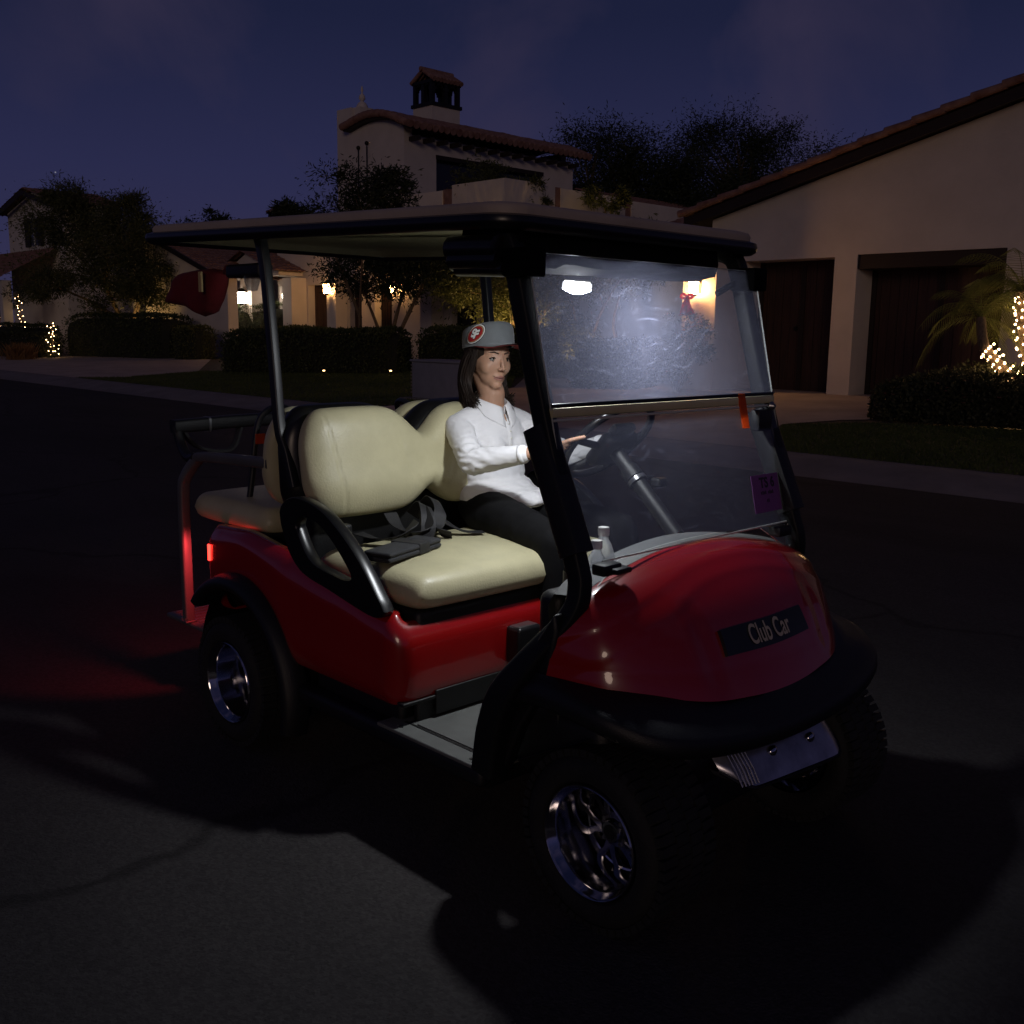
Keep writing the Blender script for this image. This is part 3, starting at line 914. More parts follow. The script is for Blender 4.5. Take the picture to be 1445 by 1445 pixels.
q = MB(); a_ = patch(.315, .462, .772, .915, .0052); b_ = patch(.315, .462, .772, .915, .0032)
q.add(a_+b_, [(0, 1, 2, 3), (7, 6, 5, 4), (0, 4, 5, 1), (1, 5, 6, 2), (2, 6, 7, 3), (3, 7, 4, 0)])
q.build('sticker_paper', M['purple'], stk, smooth=0)
tv, tf = text_mesh('TS 6', .044, .0016)
q = MB(); q.add([wpt(.395+p.x, .805-p.y/.81, .0062) for p in tv], tf)
for (yy, kk, ww) in ((.372, .842, .03), (.413, .842, .034), (.395, .873, .022)):
    for c_ in range(int(ww/.0075)):
        y0 = yy-ww/2+c_*.0075
        q.add(patch(y0, y0+.0052, kk-.005-.003*(c_ % 2), kk+.006, .0062), [(0, 1, 2, 3)])
q.build('sticker_print', M['ink'], stk, smooth=0, fix=False)
q = MB(); a_ = patch(.425, .492, .968, .998, .0052); b_ = patch(.425, .492, .968, .998, .0032)
q.add(a_+b_, [(0, 1, 2, 3), (7, 6, 5, 4), (0, 4, 5, 1), (1, 5, 6, 2), (2, 6, 7, 3), (3, 7, 4, 0)])
st2 = q.build('maker_sticker', M['badgeblack'], ws, smooth=0)
q = MB()
sq_ = [wpt(.435+.05*k/16, .983+.007*math.sin(k*1.7)-.004*math.cos(k*.9), .0068) for k in range(17)]
q.tube(sq_, .0016, n=5); q.build('sticker_script', M['logo_white'], st2)
q = MB(); a_ = patch(.308, .342, .462, .592, .0085); b_ = patch(.308, .342, .462, .592, .0042)
q.add(a_+b_, [(0, 1, 2, 3), (7, 6, 5, 4), (0, 4, 5, 1), (1, 5, 6, 2), (2, 6, 7, 3), (3, 7, 4, 0)])
q.build('orange_tape', M['orange'], ws, smooth=0)
q = MB(); q.rbox(1.45, 1.485, .40, .475, 1.235, 1.30, .006, 2); q.build('strut_bracket', M['black'], cart)
q = MB(); q.lathe([(0, 0), (.013, .0), (.015, .006), (.006, .018), (0, .018)], c=wpt(.478, .515, .004), axis='x', n=16); q.build('hinge_knob', M['steel'], ws)

# --- roof
def roof_z(x): return 1.795+(1.31-x)*.031
def roof_outline(inset, n=10):
    x0, x1, yw = -.635+inset, 1.395-inset, .585-inset
    o_ = []
    rf, rr = .095-inset*.5, .07-inset*.3
    for cx, cy_, r, a0 in ((x1-rf, yw-rf, rf, 0), (x0+rr, yw-rr, rr, 90), (x0+rr, -yw+rr, rr, 180), (x1-rf, -yw+rf, rf, 270)):
        for j in range(n+1):
            a = R(a0+90*j/n)
            x, y = cx+r*math.cos(a), cy_+r*math.sin(a)
            if x > 1.0: x -= .035*(abs(y)/.58)**2*max(0, (x-1.0)/.375)   # front edge bows forward
            o_.append((x, y))
    return o_
roof = empty('roof', parent=cart)
def roof_ring(inset, dz):
    return [V((x, y, roof_z(x)+dz)) for x, y in roof_outline(inset)]
rm = MB()
rings = [roof_ring(.034, -.004), roof_ring(.012, -.016), roof_ring(.0, -.008), roof_ring(-.004, .008), roof_ring(.0, .020), roof_ring(.018, .026), roof_ring(.034, .02)]
rm.grid(rings, cu=True, cv=True)
rm.build('roof_rim', M['black_gloss'], roof, smooth=50)
sh = MB()
rings = [roof_ring(.020, .020), roof_ring(.018, .040), roof_ring(.024, .050), roof_ring(.05, .056), roof_ring(.12, .060), roof_ring(.30, .064), roof_ring(.50, .066)]
nr = len(rings[0])
sh.grid(rings, cv=True)
sh.add(rings[-1], [tuple(range(nr))])
sh.build('roof_shell', M['roofc'], roof, smooth=50)
us = MB()
rings = [roof_ring(.030, -.004), roof_ring(.08, .018), roof_ring(.10, .024), roof_ring(.22, .030), roof_ring(.50, .032)]
us.grid(rings, cv=True); us.add(rings[-1], [tuple(range(nr))])
us.build('roof_lining', M['lining'], roof, smooth=50)
# overhead console across the front, its lower edge sagging
oc = MB()
rows = []
for i in range(25):
    y = -.50+.86*i/24
    sag = .012*mnoise.noise(V((y*9, .3, 0)))+(.01 if i < 5 else 0)
    rows.append([V((1.12, y, 1.80)), V((1.11, y, 1.72-sag)), V((1.14, y, 1.697-sag)), V((1.24, y, 1.692-sag)), V((1.325, y, 1.705-sag)), V((1.335, y, 1.74)), V((1.325, y, 1.79))])
oc.grid(rows)
oc.add(rows[0], [tuple(range(7))]); oc.add(rows[-1], [tuple(range(6, -1, -1))])
oc.build('overhead_console', M['console'], cart, smooth=50)
# rolled rain curtain hanging at the near front corner
rc = MB()
for j, (zz, xx, r_) in enumerate(((1.742, 1.15, .034), (1.712, 1.16, .030), (1.690, 1.175, .020))):
    rc.tube([(xx-.03, -.535, zz), (xx+.05, -.538, zz-.002), (xx+.15, -.535, zz-.006)], r_, n=14)
rc.build('rolled_curtain', M['black_gloss'], cart, smooth=60)
# dome light
dl = empty('dome_light', parent=cart)
q = MB(); q.lathe([(0, 1.700), (.036, 1.700), (.0395, 1.696), (.0395, 1.679), (.036, 1.675), (0, 1.675)], c=(1.172, -.10, 0), axis='z', n=40)
q.build('lamp_base', M['lampbase'], dl)
q = MB(); q.lathe([(.036, 1.6745), (.0425, 1.671), (.0432, 1.662), (.0425, 1.655)], c=(1.172, -.10, 0), axis='z', n=40)
q.build('lamp_rim', M['lamp_rim'], dl)
q = MB(); q.lathe([(.0425, 1.655), (.040, 1.651)], c=(1.172, -.10, 0), axis='z', n=40); q.lathe([(.040, 1.651), (.024, 1.644), (.012, 1.640), (0, 1.639)], c=(1.172, -.10, 0), axis='z', n=40)
q.build('lamp_lens', M['lamp_white'], dl)
bpy.context.view_layer.update()
piv = V((1.172, -.10, 1.70)); T_ = Matrix.Translation(piv) @ Matrix.Rotation(R(6), 4, 'Y') @ Matrix.Translation(-piv)
for c_ in dl.children: c_.matrix_local = T_

# --- rear struts
for s in (-1, 1):
    P_ = crom([(.03, s*.47, 1.838), (.075, s*.49, 1.825), (.105, s*.50, 1.785), (.125, s*.50, 1.70), (.160, s*.50, 1.42), (.185, s*.50, 1.20), (.215, s*.495, 1.12), (.25, s*.49, 1.00)], 6)
    m_ = MB(); m_.tube(P_, .0185, n=14, sq=(1., .9), up=(1, 0, 0)); m_.build('rear_strut', M['strut'], cart, smooth=50)

# --- seats
def cushion(x0, x1, y0, y1, z0, z1, e=.06, nx=40, ny=64, dome=.02, name='seat_cushion', seam=True):
    m_ = MB()
    cx, cy_, hx, hy = (x0+x1)/2, (y0+y1)/2, (x1-x0)/2, (y1-y0)/2
    top, bot = [], []
    for i in range(nx+1):
        rt_, rb_ = [], []
        for j in range(ny+1):
            u = -1+2*i/nx; v = -1+2*j/ny
            u = math.sin(u*math.pi/2)*.35+u*.65; v = math.sin(v*math.pi/2)*.35+v*.65
            # squircle-ish plan corners
            x, y = cx+hx*u*math.sqrt(1-.10*v**6), cy_+hy*v*math.sqrt(1-.10*u**6)
            dx, dy = (1-abs(u))*hx, (1-abs(v))*hy
            d = min(1, dx/e); d2 = min(1, dy/e)
            f_ = (1-(1-d)**2.4)**(1/2.0) if d < 1 else 1
            f2 = (1-(1-d2)**2.4)**(1/2.0) if d2 < 1 else 1
            f = f_*f2
            zm = z0+(z1-z0)*.42
            zt = zm+(z1-zm)*f+dome*(1-u*u)*(1-v**4)
            if seam:
                for sv in (-.52, .52):
                    pass
            zb = zm-(zm-z0)*f
            rt_.append(V((x, y, zt))); rb_.append(V((x, y, zb)))
        top.append(rt_); bot.append(rb_)
    m_.grid(top); m_.grid(bot)
    return m_.build(name, M['vinyl'], cart, smooth=180, weld=True)
fs2 = cushion(.36, .945, -.515, .515, .698, .805, e=.07, dome=.016)
tag(fs2, 'wide beige front seat cushion')
rs = cushion(-.565, .03, -.475, .475, .785, .885, e=.06, dome=.014)
tag(rs, 'beige rear-facing seat cushion')

def backrest(xc, lean, ztop_h, zbot_h, yw, th, name, m, notch=.085, label=None, ny=120, nz=56, face=1, seam=0.):
    """pad with two humps; face=+1: the pad's front points forward"""
    m_ = MB(); F, Bk = [], []
    for i in range(ny+1):
        v = -1+2*i/ny
        v = math.sin(v*math.pi/2)*.4+v*.6
        rowf, rowb = [], []
        y0 = v*yw
        hump = abs(abs(y0)-yw*.53)/(yw*.47)
        zt = ztop_h-notch*math.exp(-(y0/.085)**2)-.012*min(1.2, hump)**3
        zb = zbot_h+.045*math.exp(-(y0/.07)**2)+.02*min(1.2, hump)**3
        # round the outer corners
        c = max(0, (abs(v)-.80)/.20)
        drop = (1-math.sqrt(max(0, 1-c*c)))
        zt -= drop*.16; zb += drop*.13
        for j in range(nz+1):
            w_ = -1+2*j/nz
            w_ = math.sin(w_*math.pi/2)*.45+w_*.55
            z = (zt+zb)/2+(zt-zb)/2*w_
            ev = (1-min(1, abs(v))**9)**.5; ew = (1-min(1, abs(w_))**7)**.5
            f = ev*ew
            belly = .018*math.cos(min(1, abs(w_))*1.4)
            lum = .012*math.exp(-((w_+.45)/.35)**2)
            xm = xc+lean*(z-(ztop_h+zbot_h)/2)
            g = 0.
            if seam:
                ys = (.20+.06*w_-.05*w_*w_)
                for s_ in (-1, 1):
                    for yq in (.40+.025*w_, ys-.09):
                        g += seam*math.exp(-((y0-s_*yq)/.004)**2)
            rowf.append(V((xm+face*(th/2*f+(belly+lum)*f-g*f), y0, z)))
            rowb.append(V((xm-face*(th/2*f), y0, z)))
        F.append(rowf); Bk.append(rowb)
    m_.grid(F); m_.grid(Bk)
    o_ = m_.build(name, m, cart, smooth=180, weld=True)
    if label: tag(o_, label)
    return o_
backrest(.318, -.16, 1.268, .895, .505, .105, 'front_backrest', M['vinyl'], label='beige two-hump front seat backrest', seam=.0045)
backrest(.198, -.05, 1.275, .86, .512, .115, 'backrest_shell', M['black_gloss'], notch=.075)
backrest(.062, .13, 1.262, .90, .490, .10, 'rear_backrest', M['vinyl'], label='beige rear-facing backrest', face=-1)
bf = MB()
bf.rbox(.14, .30, -.46, .46, .70, .95, .03)
bf.build('backrest_base', M['black'], cart)

# --- armrests (hip restraints)
ao = [(.314, .892), (.308, .944), (.353, .983), (.425, .996), (.546, .975), (.648, .923), (.749, .846), (.83, .762), (.874, .712), (.862, .692), (.80, .684), (.596, .72), (.444, .747), (.362, .804)]
ai = [(.408, .900), (.418, .924), (.452, .937), (.530, .925), (.601, .886), (.662, .838), (.705, .795), (.703, .778), (.672, .770), (.598, .778), (.520, .790), (.475, .812), (.440, .850)]
def resample(pts, n, k0=0):
    P_ = [V((a, b, 0)) for a, b in pts]
    P_ = crom(P_+[P_[0]], 5)[:-1]
    L_ = [0]
    for a, b in zip(P_, P_[1:]+P_[:1]): L_.append(L_[-1]+(b-a).length)
    out = []
    for i in range(n):
        d = L_[-1]*i/n; j = 0
        while L_[j+1] < d: j += 1
        f = (d-L_[j])/(L_[j+1]-L_[j]); out.append(P_[j].lerp((P_+P_[:1])[j+1], f))
    return out
for s in (-1, 1):
    O_, I_ = resample(ao, 64), resample(ai, 64)
    st_ = min(range(64), key=lambda k: (I_[k]-O_[0]).length)
    I_ = I_[st_:]+I_[:st_]
    m_ = MB(); rows = []
    for k in range(64):
        o_, i_ = O_[k], I_[k]
        d_ = (i_-o_); 
        pr = [(o_, -.016), (o_+d_.normalized()*.004, -.021), (i_-d_.normalized()*.004, -.021), (i_, -.016), (i_, .014), (i_-d_.normalized()*.004, .019), (o_+d_.normalized()*.004, .019), (o_, .014)]
        rows.append([V((p.x, s*(.565-yy), p.y)) for p, yy in pr])
    m_.grid(rows, cu=True, cv=True)
    m_.build('armrest', M['black_gloss'], cart, smooth=40)

# --- steering
sw = empty('steering_wheel', parent=cart)
SC = V((.935, .33, 1.165)); E1 = V((0, 1, 0)); E2 = V((.682, 0, .731)); EN = V((.731, 0, -.682))
def ring(a, r=.175, off=0.): return SC+E1*(r*math.cos(R(a)))+E2*(r*math.sin(R(a)))+EN*off
q = MB(); q.tube([ring(6*k) for k in range(60)], .0135, n=12, closed=True); q.build('wheel_ring', M['black_gloss'], sw, smooth=180)
q = MB()
for a in (5, 175, 235, 305): q.tube([ring(a, .165), ring(a, .09, .02), ring(a, .03, .035)], [.012, .014, .018], n=8)
q.build('spoke', M['black'], sw, smooth=60)
q = MB()
Mh = Matrix(((E1.x, E2.x, EN.x, SC.x), (E1.y, E2.y, EN.y, SC.y), (E1.z, E2.z, EN.z, SC.z), (0, 0, 0, 1)))
q.rbox(-.085, .085, -.075, .065, .005, .055, .022, M=Mh); q.rbox(-.055, .055, .05, .095, .0, .03, .012, M=Mh)
q.build('hub', M['black'], sw)
q = MB()
q.tube([SC+EN*.05, SC+EN*.42], .026, n=16); q.tube([SC+EN*.13, SC+EN*.17], .033, n=16)
q.build('steering_column', M['black'], cart, smooth=50)
q = MB(); q.tube([SC+EN*.175, SC+EN*.19], .0345, n=20); q.build('column_clamp', M['steel'], cart, smooth=50)
q = MB(); q.rbox(1.09, 1.13, .37, .42, 1.02, 1.05, .008); q.tube([SC+EN*.17, SC+EN*.16+V((.02, .08, -.01))], .008, n=8)
q.build('turn_signal_switch', M['black'], cart)

# --- small box on the front panel, seat belts
q = MB(); q.rbox(.934, 1.0, -.148, -.045, .475, .600, .012); 
ob = q.build('holder_box', M['black_gloss'], cart)
q = MB(); q.rbox(.945, .99, -.138, -.055, .5965, .6015, .002, 2); q.build('holder_lid', M['steel'], ob)
def ribbon(path, wdt, tw, name='seat_belt'):
    P_ = crom(path, 6); m_ = MB(); rows = []
    n = len(P_)
    for i, p in enumerate(P_):
        T = (P_[min(i+1, n-1)]-P_[max(i-1, 0)]).normalized()
        a = tw[0]+(tw[1]-tw[0])*i/(n-1)
        side = T.cross(V((0, 0, 1))); side = side.normalized() if side.length > .05 else V((0, 1, 0))
        nn = side.cross(T)
        sd_ = side*math.cos(a)+nn*math.sin(a); nr_ = T.cross(sd_)
        rows.append([p+sd_*wdt/2+nr_*.0012, p-sd_*wdt/2+nr_*.0012, p-sd_*wdt/2-nr_*.0012, p+sd_*wdt/2-nr_*.0012])
    m_.grid(rows, cv=True); return m_.build(name, M['webbing'], cart, smooth=40)
ribbon([(.40, -.20, .90), (.46, -.21, .86), (.54, -.20, .845), (.56, -.16, .86), (.50, -.13, .905), (.44, -.10, .90)], .05, (0, 1.2))
ribbon([(.40, -.10, .88), (.47, -.11, .93), (.52, -.13, .905), (.55, -.15, .86), (.60, -.20, .835)], .05, (.8, -.3))
ribbon([(.40, -.05, .90), (.46, -.06, .945), (.52, -.075, .91), (.54, -.10, .85), (.59, -.08, .83)], .05, (.3, .9))
ribbon([(.40, -.02, .87), (.50, -.04, .865), (.56, .0, .835), (.60, .06, .83)], .05, (.2, .0))
ribbon([(.42, -.35, .85), (.50, -.33, .84), (.58, -.30, .85), (.60, -.26, .88), (.56, -.24, .885)], .05, (0, .9))
q = MB(); q.rbox(.45, .49, -.47, -.42, .84, .90, .01); q.build('belt_buckle', M['black'], cart)

# --- rear: tail lights, footplate, safety rails
for s in (-1, 1):
    tl = empty('tail_light', parent=cart)
    rows = []
    for i in range(7):
        a = R(205+i*9)
        rows.append([V((-.205+.128*math.cos(a), s*(.43-.128*math.sin(a)), .655+.060*j/5+.02*(i/6.))) for j in range(6)])
    q = MB(); q.grid(rows); 
    lens_ = q.build('lens', M['tail'], tl, smooth=60)
    sm = lens_.modifiers.new('t', 'SOLIDIFY'); sm.thickness = .012; sm.offset = 0
    l = bpy.data.lights.new('tail_lamp', 'SPOT'); l.energy = 9; l.color = (1., .05, .06); l.spot_size = R(82); l.spot_blend = .5; l.shadow_soft_size = .03
    lo = bpy.data.objects.new('tail_lamp', l); COL.objects.link(lo); lo.parent = tl; lo.location = (-.345, s*.475, .685)
    lo.rotation_euler = V((-.62, -s*.03, -.34)).to_track_quat('-Z', 'Y').to_euler()
fpz = .352
q = MB(); q.rbox(-.765, -.36, -.49, .49, fpz-.02, fpz, .008, 2)
fp = q.build('footplate', M['rail'], cart)
q = MB()
for k in range(9): q.box(-.74+.04*k, -.728+.04*k, -.46, .46, fpz, fpz+.003)
q.build('tread_rib', M['rail'], fp, smooth=0)
for yy in (-.3, .3):
    q = MB(); q.tube([(-.36, yy, .33), (-.10, yy, .36)], .02, n=8); q.build('footplate_bracket', M['black'], cart)
for s in (-1, 1):
    P_ = crom([(-.570, s*.485, fpz), (-.573, s*.485, .60), (-.577, s*.482, .88), (-.56, s*.475, .95), (-.50, s*.46, 1.015), (-.45, s*.46, 1.035), (-.20, s*.465, 1.05), (.07, s*.47, 1.062)], 6)
    q = MB(); q.tube(P_, .0195, n=12, sq=(1., 1.), up=(0, 1, 0)); q.build('safety_rail', M['rail'], cart, smooth=50)
    q = MB(); q.rbox(-.595, -.545, s*.485-.025, s*.485+.025, fpz, fpz+.008, .002, 1); 
    for dx in (-.015, .015): q.lathe([(0, fpz+.018), (.006, fpz+.018), (.007, fpz+.008)], c=(-.57+dx, s*.505, 0), axis='z', n=8)
    q.build('rail_foot', M['steel'], cart)
gb = MB(); gb.tube([(-.70, -.455, 1.133), (-.70, -.20, 1.142), (-.70, .455, 1.15)], .027, n=12, sq=(1., 1.), up=(0, 0, 1))
gbo = gb.build('grab_bar', M['black'], cart, smooth=50)
q = MB(); q.tube([(-.70, -.30, 1.1365), (-.70, -.31, 1.1365)], .031, n=12, sq=(1, 1), up=(0, 0, 1)); q.build('grab_bar_collar', M['steel'], gbo)
for yy in (-.44, .44):
    q = MB(); q.tube(crom([(-.70, yy, 1.13), (-.66, yy, 1.06), (-.58, yy*1.03, 1.02), (-.50, yy*1.05, 1.03)], 6), .02, n=10)
    q.build('grab_bar_arm', M['black'], gbo, smooth=50)
q = MB(); q.tube(crom([(-.70, -.42, 1.12), (-.70, -.36, 1.05), (-.70, -.26, 1.022), (-.70, -.19, 1.035), (-.70, -.15, 1.13)], 6), .02, n=8, sq=(.35, 1.), up=(0, 0, 1))
q.build('grab_strap', M['cloth_black'], gbo, smooth=50)
for yy in (-.30, .30):
    q = MB(); q.tube(crom([(-.26, yy*1.25, .86), (-.25, yy*1.2, .98), (-.245, yy*1.16, 1.10), (-.235, yy*1.1, 1.19), (-.20, yy, 1.232), (-.13, yy*.95, 1.238), (-.02, yy*.92, 1.20)], 6), .012, n=10)
    q.build('hip_rail', M['strut'], cart, smooth=60)
wl = MB(); wl.rbox(-.058, -.055, -.455, -.415, 1.118, 1.155, .001, 1); wo = wl.build('warning_label', M['orange'], cart)
q = MB(); q.box(-.0592, -.0588, -.452, -.418, 1.121, 1.134); q.build('label_text_panel', M['logo_white'], wo)
q = MB(); q.rbox(-.20, .03, -.475, -.42, 1.705, 1.752, .012); q.tube([(.03, -.45, 1.73), (.12, -.49, 1.73)], .016, n=8)
q.build('hanging_bracket', M['black'], cart)

# ------------------------------------------------------------------ loose things on the cart
def inflate(pts, y, th, nm, m, wob=.012):
    cx = sum(p[0] for p in pts)/len(pts); cz = sum(p[1] for p in pts)/len(pts)
    P0 = [V((a, b, 0)) for a, b in pts]; O_ = []
    for k in range(len(P0)):
        for j in range(4): O_.append(P0[k].lerp(P0[(k+1) % len(P0)], j/4))
    m_ = MB()
    for s in (-1, 1):
        rows = []
        for k in range(9):
            f = k/8
            row = []
            for p in O_:
                x = cx+(p.x-cx)*f; z = cz+(p.y-cz)*f
                w_ = wob*mnoise.noise(V((x*14, z*14, s*3)))
                row.append(V((x, y+s*(th/2*math.sqrt(max(0, 1-f**4))+w_*(1-f**6)), z)))
            rows.append(row)
        m_.grid(rows, cv=True)
    return m_.build(nm, m, None, smooth=180, weld=True)
rb = inflate([(-.735, 1.712), (-.67, 1.741), (-.55, 1.748), (-.412, 1.750), (-.325, 1.738), (-.335, 1.693), (-.375, 1.63), (-.424, 1.582), (-.498, 1.571), (-.57, 1.59), (-.639, 1.610), (-.80, 1.625), (-.79, 1.65), (-.767, 1.675)], -.40, .09, 'cloth_bag', M['redcloth'], .010)
tag(rb, 'dark red cloth bag hanging from a black bracket under the rear of the cart roof', 'bag')
q = MB(); q.rbox(-.42, -.395, -.466, -.458, 1.66, 1.735, .002, 1); e_ = q.build('bag_tab', M['logo_gold'], rb)
q = MB(); q.tube([(-.33, -.40, 1.735), (-.26, -.43, 1.745), (-.19, -.445, 1.735)], .012, n=8); q.build('bag_strap', M['redcloth'], rb)
cp = MB(); cp.lathe([(.030, 1.712), (.027, 1.69), (.018, 1.66), (0, 1.657)], c=(-.055, -.45, 0), axis='z', n=24)
co = cp.build('plastic_cup', M['cup']); tag(co, 'small clear plastic cup held under the black bracket by the rear strut', 'cup')
sm = co.modifiers.new('t', 'SOLIDIFY'); sm.thickness = .002
def bottle(x, y, z, label):
    b = empty('water_bottle', (x, y, z)); tag(b, label, 'bottle', 'water bottles in the dash')
    q = MB(); q.lathe([(0, 0), (.030, 0), (.033, .006), (.033, .05), (.031, .055), (.033, .06), (.033, .115), (.031, .13), (.022, .158), (.0135, .172), (.0125, .185)], axis='z', n=28)
    q.build('bottle_body', M['bottle'], b, smooth=60)
    q = MB(); q.lathe([(0, .204), (.0145, .204), (.0155, .201), (.0155, .183), (.0145, .181), (0, .181)], axis='z', n=28)
    q.build('bottle_cap', M['white'], b)
bottle(1.462, -.292, .812, 'taller clear water bottle with white cap behind the windshield')
bottle(1.470, -.328, .782, 'lower clear water bottle with white cap, nearer the windshield post')
pc = empty('pouch', (.675, -.36, .823), rz=R(-72)); tag(pc, 'folded black cloth pouch lying on the beige front seat', 'pouch')
q = MB(); q.rbox(-.15, .15, -.055, .055, 0, .016, .007); q.rbox(-.15, .148, -.048, .055, .016, .032, .008)
q.build('pouch_body', M['cloth_black'], pc, smooth=60)
q = MB(); q.rbox(-.075, -.015, -.0575, .0575, -.001, .035, .004); q.build('pouch_strap', M['webbing'], pc)
# ------------------------------------------------------------------ the driver
person = empty('person', (0, 0, 0))
tag(person, 'woman in grey cap, white long-sleeved polo and black trousers at the steering wheel', 'person')

def cap_(mb, p0, r0, p1, r1, n=14):
    """closed tapered capsule"""
    p0, p1 = V(p0), V(p1)
    T = (p1-p0); Ln = T.length; T.normalize()
    path, rad = [], []
    for k in range(7):
        a = math.pi/2*(k/6); path.append(p0-T*(r0*math.cos(a))); rad.append(max(r0*math.sin(a), 1e-4))
    for k in range(7):
        a = math.pi/2*(1-k/6); path.append(p1+T*(r1*math.cos(a))); rad.append(max(r1*math.sin(a), 1e-4))
    mb.tube(path, rad, n=n)
def chain(mb, pts, n=14):
    for (a, ra), (b, rb_) in zip(pts, pts[1:]): cap_(mb, a, ra, b, rb_, n)
def ell(mb, c, r, rot=None, sub=3):
    vs_, fs_ = ICO[sub]
    c = V(c); out = []
    for p in vs_:
        q = V((p[0]*r[0], p[1]*r[1], p[2]*r[2]))
        if rot: q = rot @ q
        out.append(c+q)
    mb.add(out, fs_)

YC = .285
HC = V((.406, YC-.008, 1.425))                     # head centre (between the ears)
HR = Matrix.Rotation(R(-9), 3, 'Z') @ Matrix.Rotation(R(3), 3, 'Y') @ Matrix.Rotation(R(-2), 3, 'X')
def H(x, y, z): return HC + HR @ V((x, y, z))
HM = HR
Rsh, Rel, Rwr = V((.398, .135, 1.178)), V((.575, .045, 1.075)), V((.775, .125, 1.118))
Lsh, Lel, Lwr = V((.420, .435, 1.178)), V((.62, .500, 1.06)), V((.80, .490, 1.135))
Rhip, Rkn, Ran = V((.50, .195, .865)), V((.945, .085, .835)), V((.955, .075, .46))
Lhip, Lkn, Lan = V((.50, .375, .865)), V((.945, .42, .84)), V((1.02, .42, .46))

bd_ = MB()
# skull, face, jaw
ell(bd_, H(-.012, 0, .045), (.094, .072, .082), HM)
ell(bd_, H(.018, 0, -.006), (.069, .0625, .084), HM)
ell(bd_, H(.028, 0, -.058), (.053, .047, .043), HM)
ell(bd_, H(.058, 0, -.087), (.023, .025, .019), HM)
ell(bd_, H(.054, 0, -.056), (.030, .034, .027), HM)
for s in (-1, 1):
    ell(bd_, H(.043, s*.033, -.020), (.036, .030, .034), HM)
    cap_(bd_, H(.0735, s*.012, .031), .0085, H(.058, s*.045, .031), .009)       # brow
    ell(bd_, H(.0925, s*.0095, -.029), (.0085, .0062, .0058), HM)               # nostril wing
    ell(bd_, H(-.010, s*.071, -.004), (.015, .007, .027), HM)                   # ear
cap_(bd_, H(.076, 0, .024), .0075, H(.096, 0, -.016), .0080)                    # nose ridge
ell(bd_, H(.0965, 0, -.0255), (.0105, .0095, .0082), HM)
cap_(bd_, H(.0785, -.020, -.0560), .0030, H(.0845, 0, -.0555), .0042); cap_(bd_, H(.0845, 0, -.0555), .0042, H(.0785, .020, -.0560), .0030)
cap_(bd_, H(.0770, -.015, -.0655), .0035, H(.0815, 0, -.0665), .0050); cap_(bd_, H(.0815, 0, -.0665), .0050, H(.0770, .015, -.0655), .0035)
# neck, trunk
chain(bd_, [(H(-.022, 0, -.05), .050), ((.418, YC, 1.30), .048), ((.405, YC, 1.235), .056)], 18)
ell(bd_, (.415, YC, 1.12), (.085, .135, .115))
ell(bd_, (.43, YC, .97), (.085, .115, .13))
ell(bd_, (.455, YC, .875), (.105, .15, .075))
chain(bd_, [((.405, .20, 1.205), .045), (Rsh, .045)]); chain(bd_, [((.41, .37, 1.205), .045), (Lsh, .045)])
for a, b, c in ((Rsh, Rel, Rwr), (Lsh, Lel, Lwr)):
    chain(bd_, [(a, .043), (a.lerp(b, .5), .040), (b, .034), (b.lerp(c, .35), .034), (c, .023)])
for a, b, c in ((Rhip, Rkn, Ran), (Lhip, Lkn, Lan)):
    chain(bd_, [(a, .080), (a.lerp(b, .6), .066), (b, .052), (b.lerp(c, .35), .050), (c, .036)])
# hands on the wheel
def hand(mb, wr, cen, tang, inward, fwd, point=False, sgn=1):
    """palm outside the ring at cen; fingers go over the ring in fwd direction then curl inward"""
    back = cen-fwd*.050-inward*.020
    for k in (-1.3, -.45, .45, 1.3):
        cap_(mb, wr.lerp(back, .25)+tang*(.009*k), .0145, cen-fwd*.020-inward*.017+tang*(.0165*k), .0125)
    ln = (.026, .034, .036, .032)
    for i, k in enumerate((-1.35, -.45, .45, 1.35)):
        b = cen-fwd*.014-inward*.020+tang*(.0175*k)
        L1 = ln[i]
        if point and i == 3:
            m1 = b+fwd*.036+tang*.004; t1 = m1+fwd*.030+inward*.010; t2 = t1+fwd*.014+inward*.008
        else:
            m1 = b+fwd*L1+inward*.001; t1 = m1+fwd*.006+inward*.026; t2 = t1-fwd*.014+inward*.010
        cap_(mb, b, .0092, m1, .0082, 10); cap_(mb, m1, .0082, t1, .0074, 10); cap_(mb, t1, .0074, t2, .0064, 10)
    # thumb along the near side of the ring, hooking inward
    tb = back+tang*.022+inward*.010
    t1 = cen-fwd*.020+tang*.030+inward*.012; t2 = cen-fwd*.016+tang*.034+inward*.036
    cap_(mb, wr.lerp(back, .6)+tang*.012, .0130, t1, .0098, 10); cap_(mb, t1, .0098, t2, .0080, 10)
rc_ = ring(186); rt2 = (ring(180)-ring(192)).normalized()
lc_ = ring(-6); lt2 = (ring(0)-ring(-12)).normalized()
hand(bd_, Rwr, rc_, rt2, V((0, 1, 0)), V((.93, .05, .30)).normalized(), point=True)
hand(bd_, Lwr, lc_, lt2, V((0, -1, 0)), V((.95, .0, .25)).normalized())
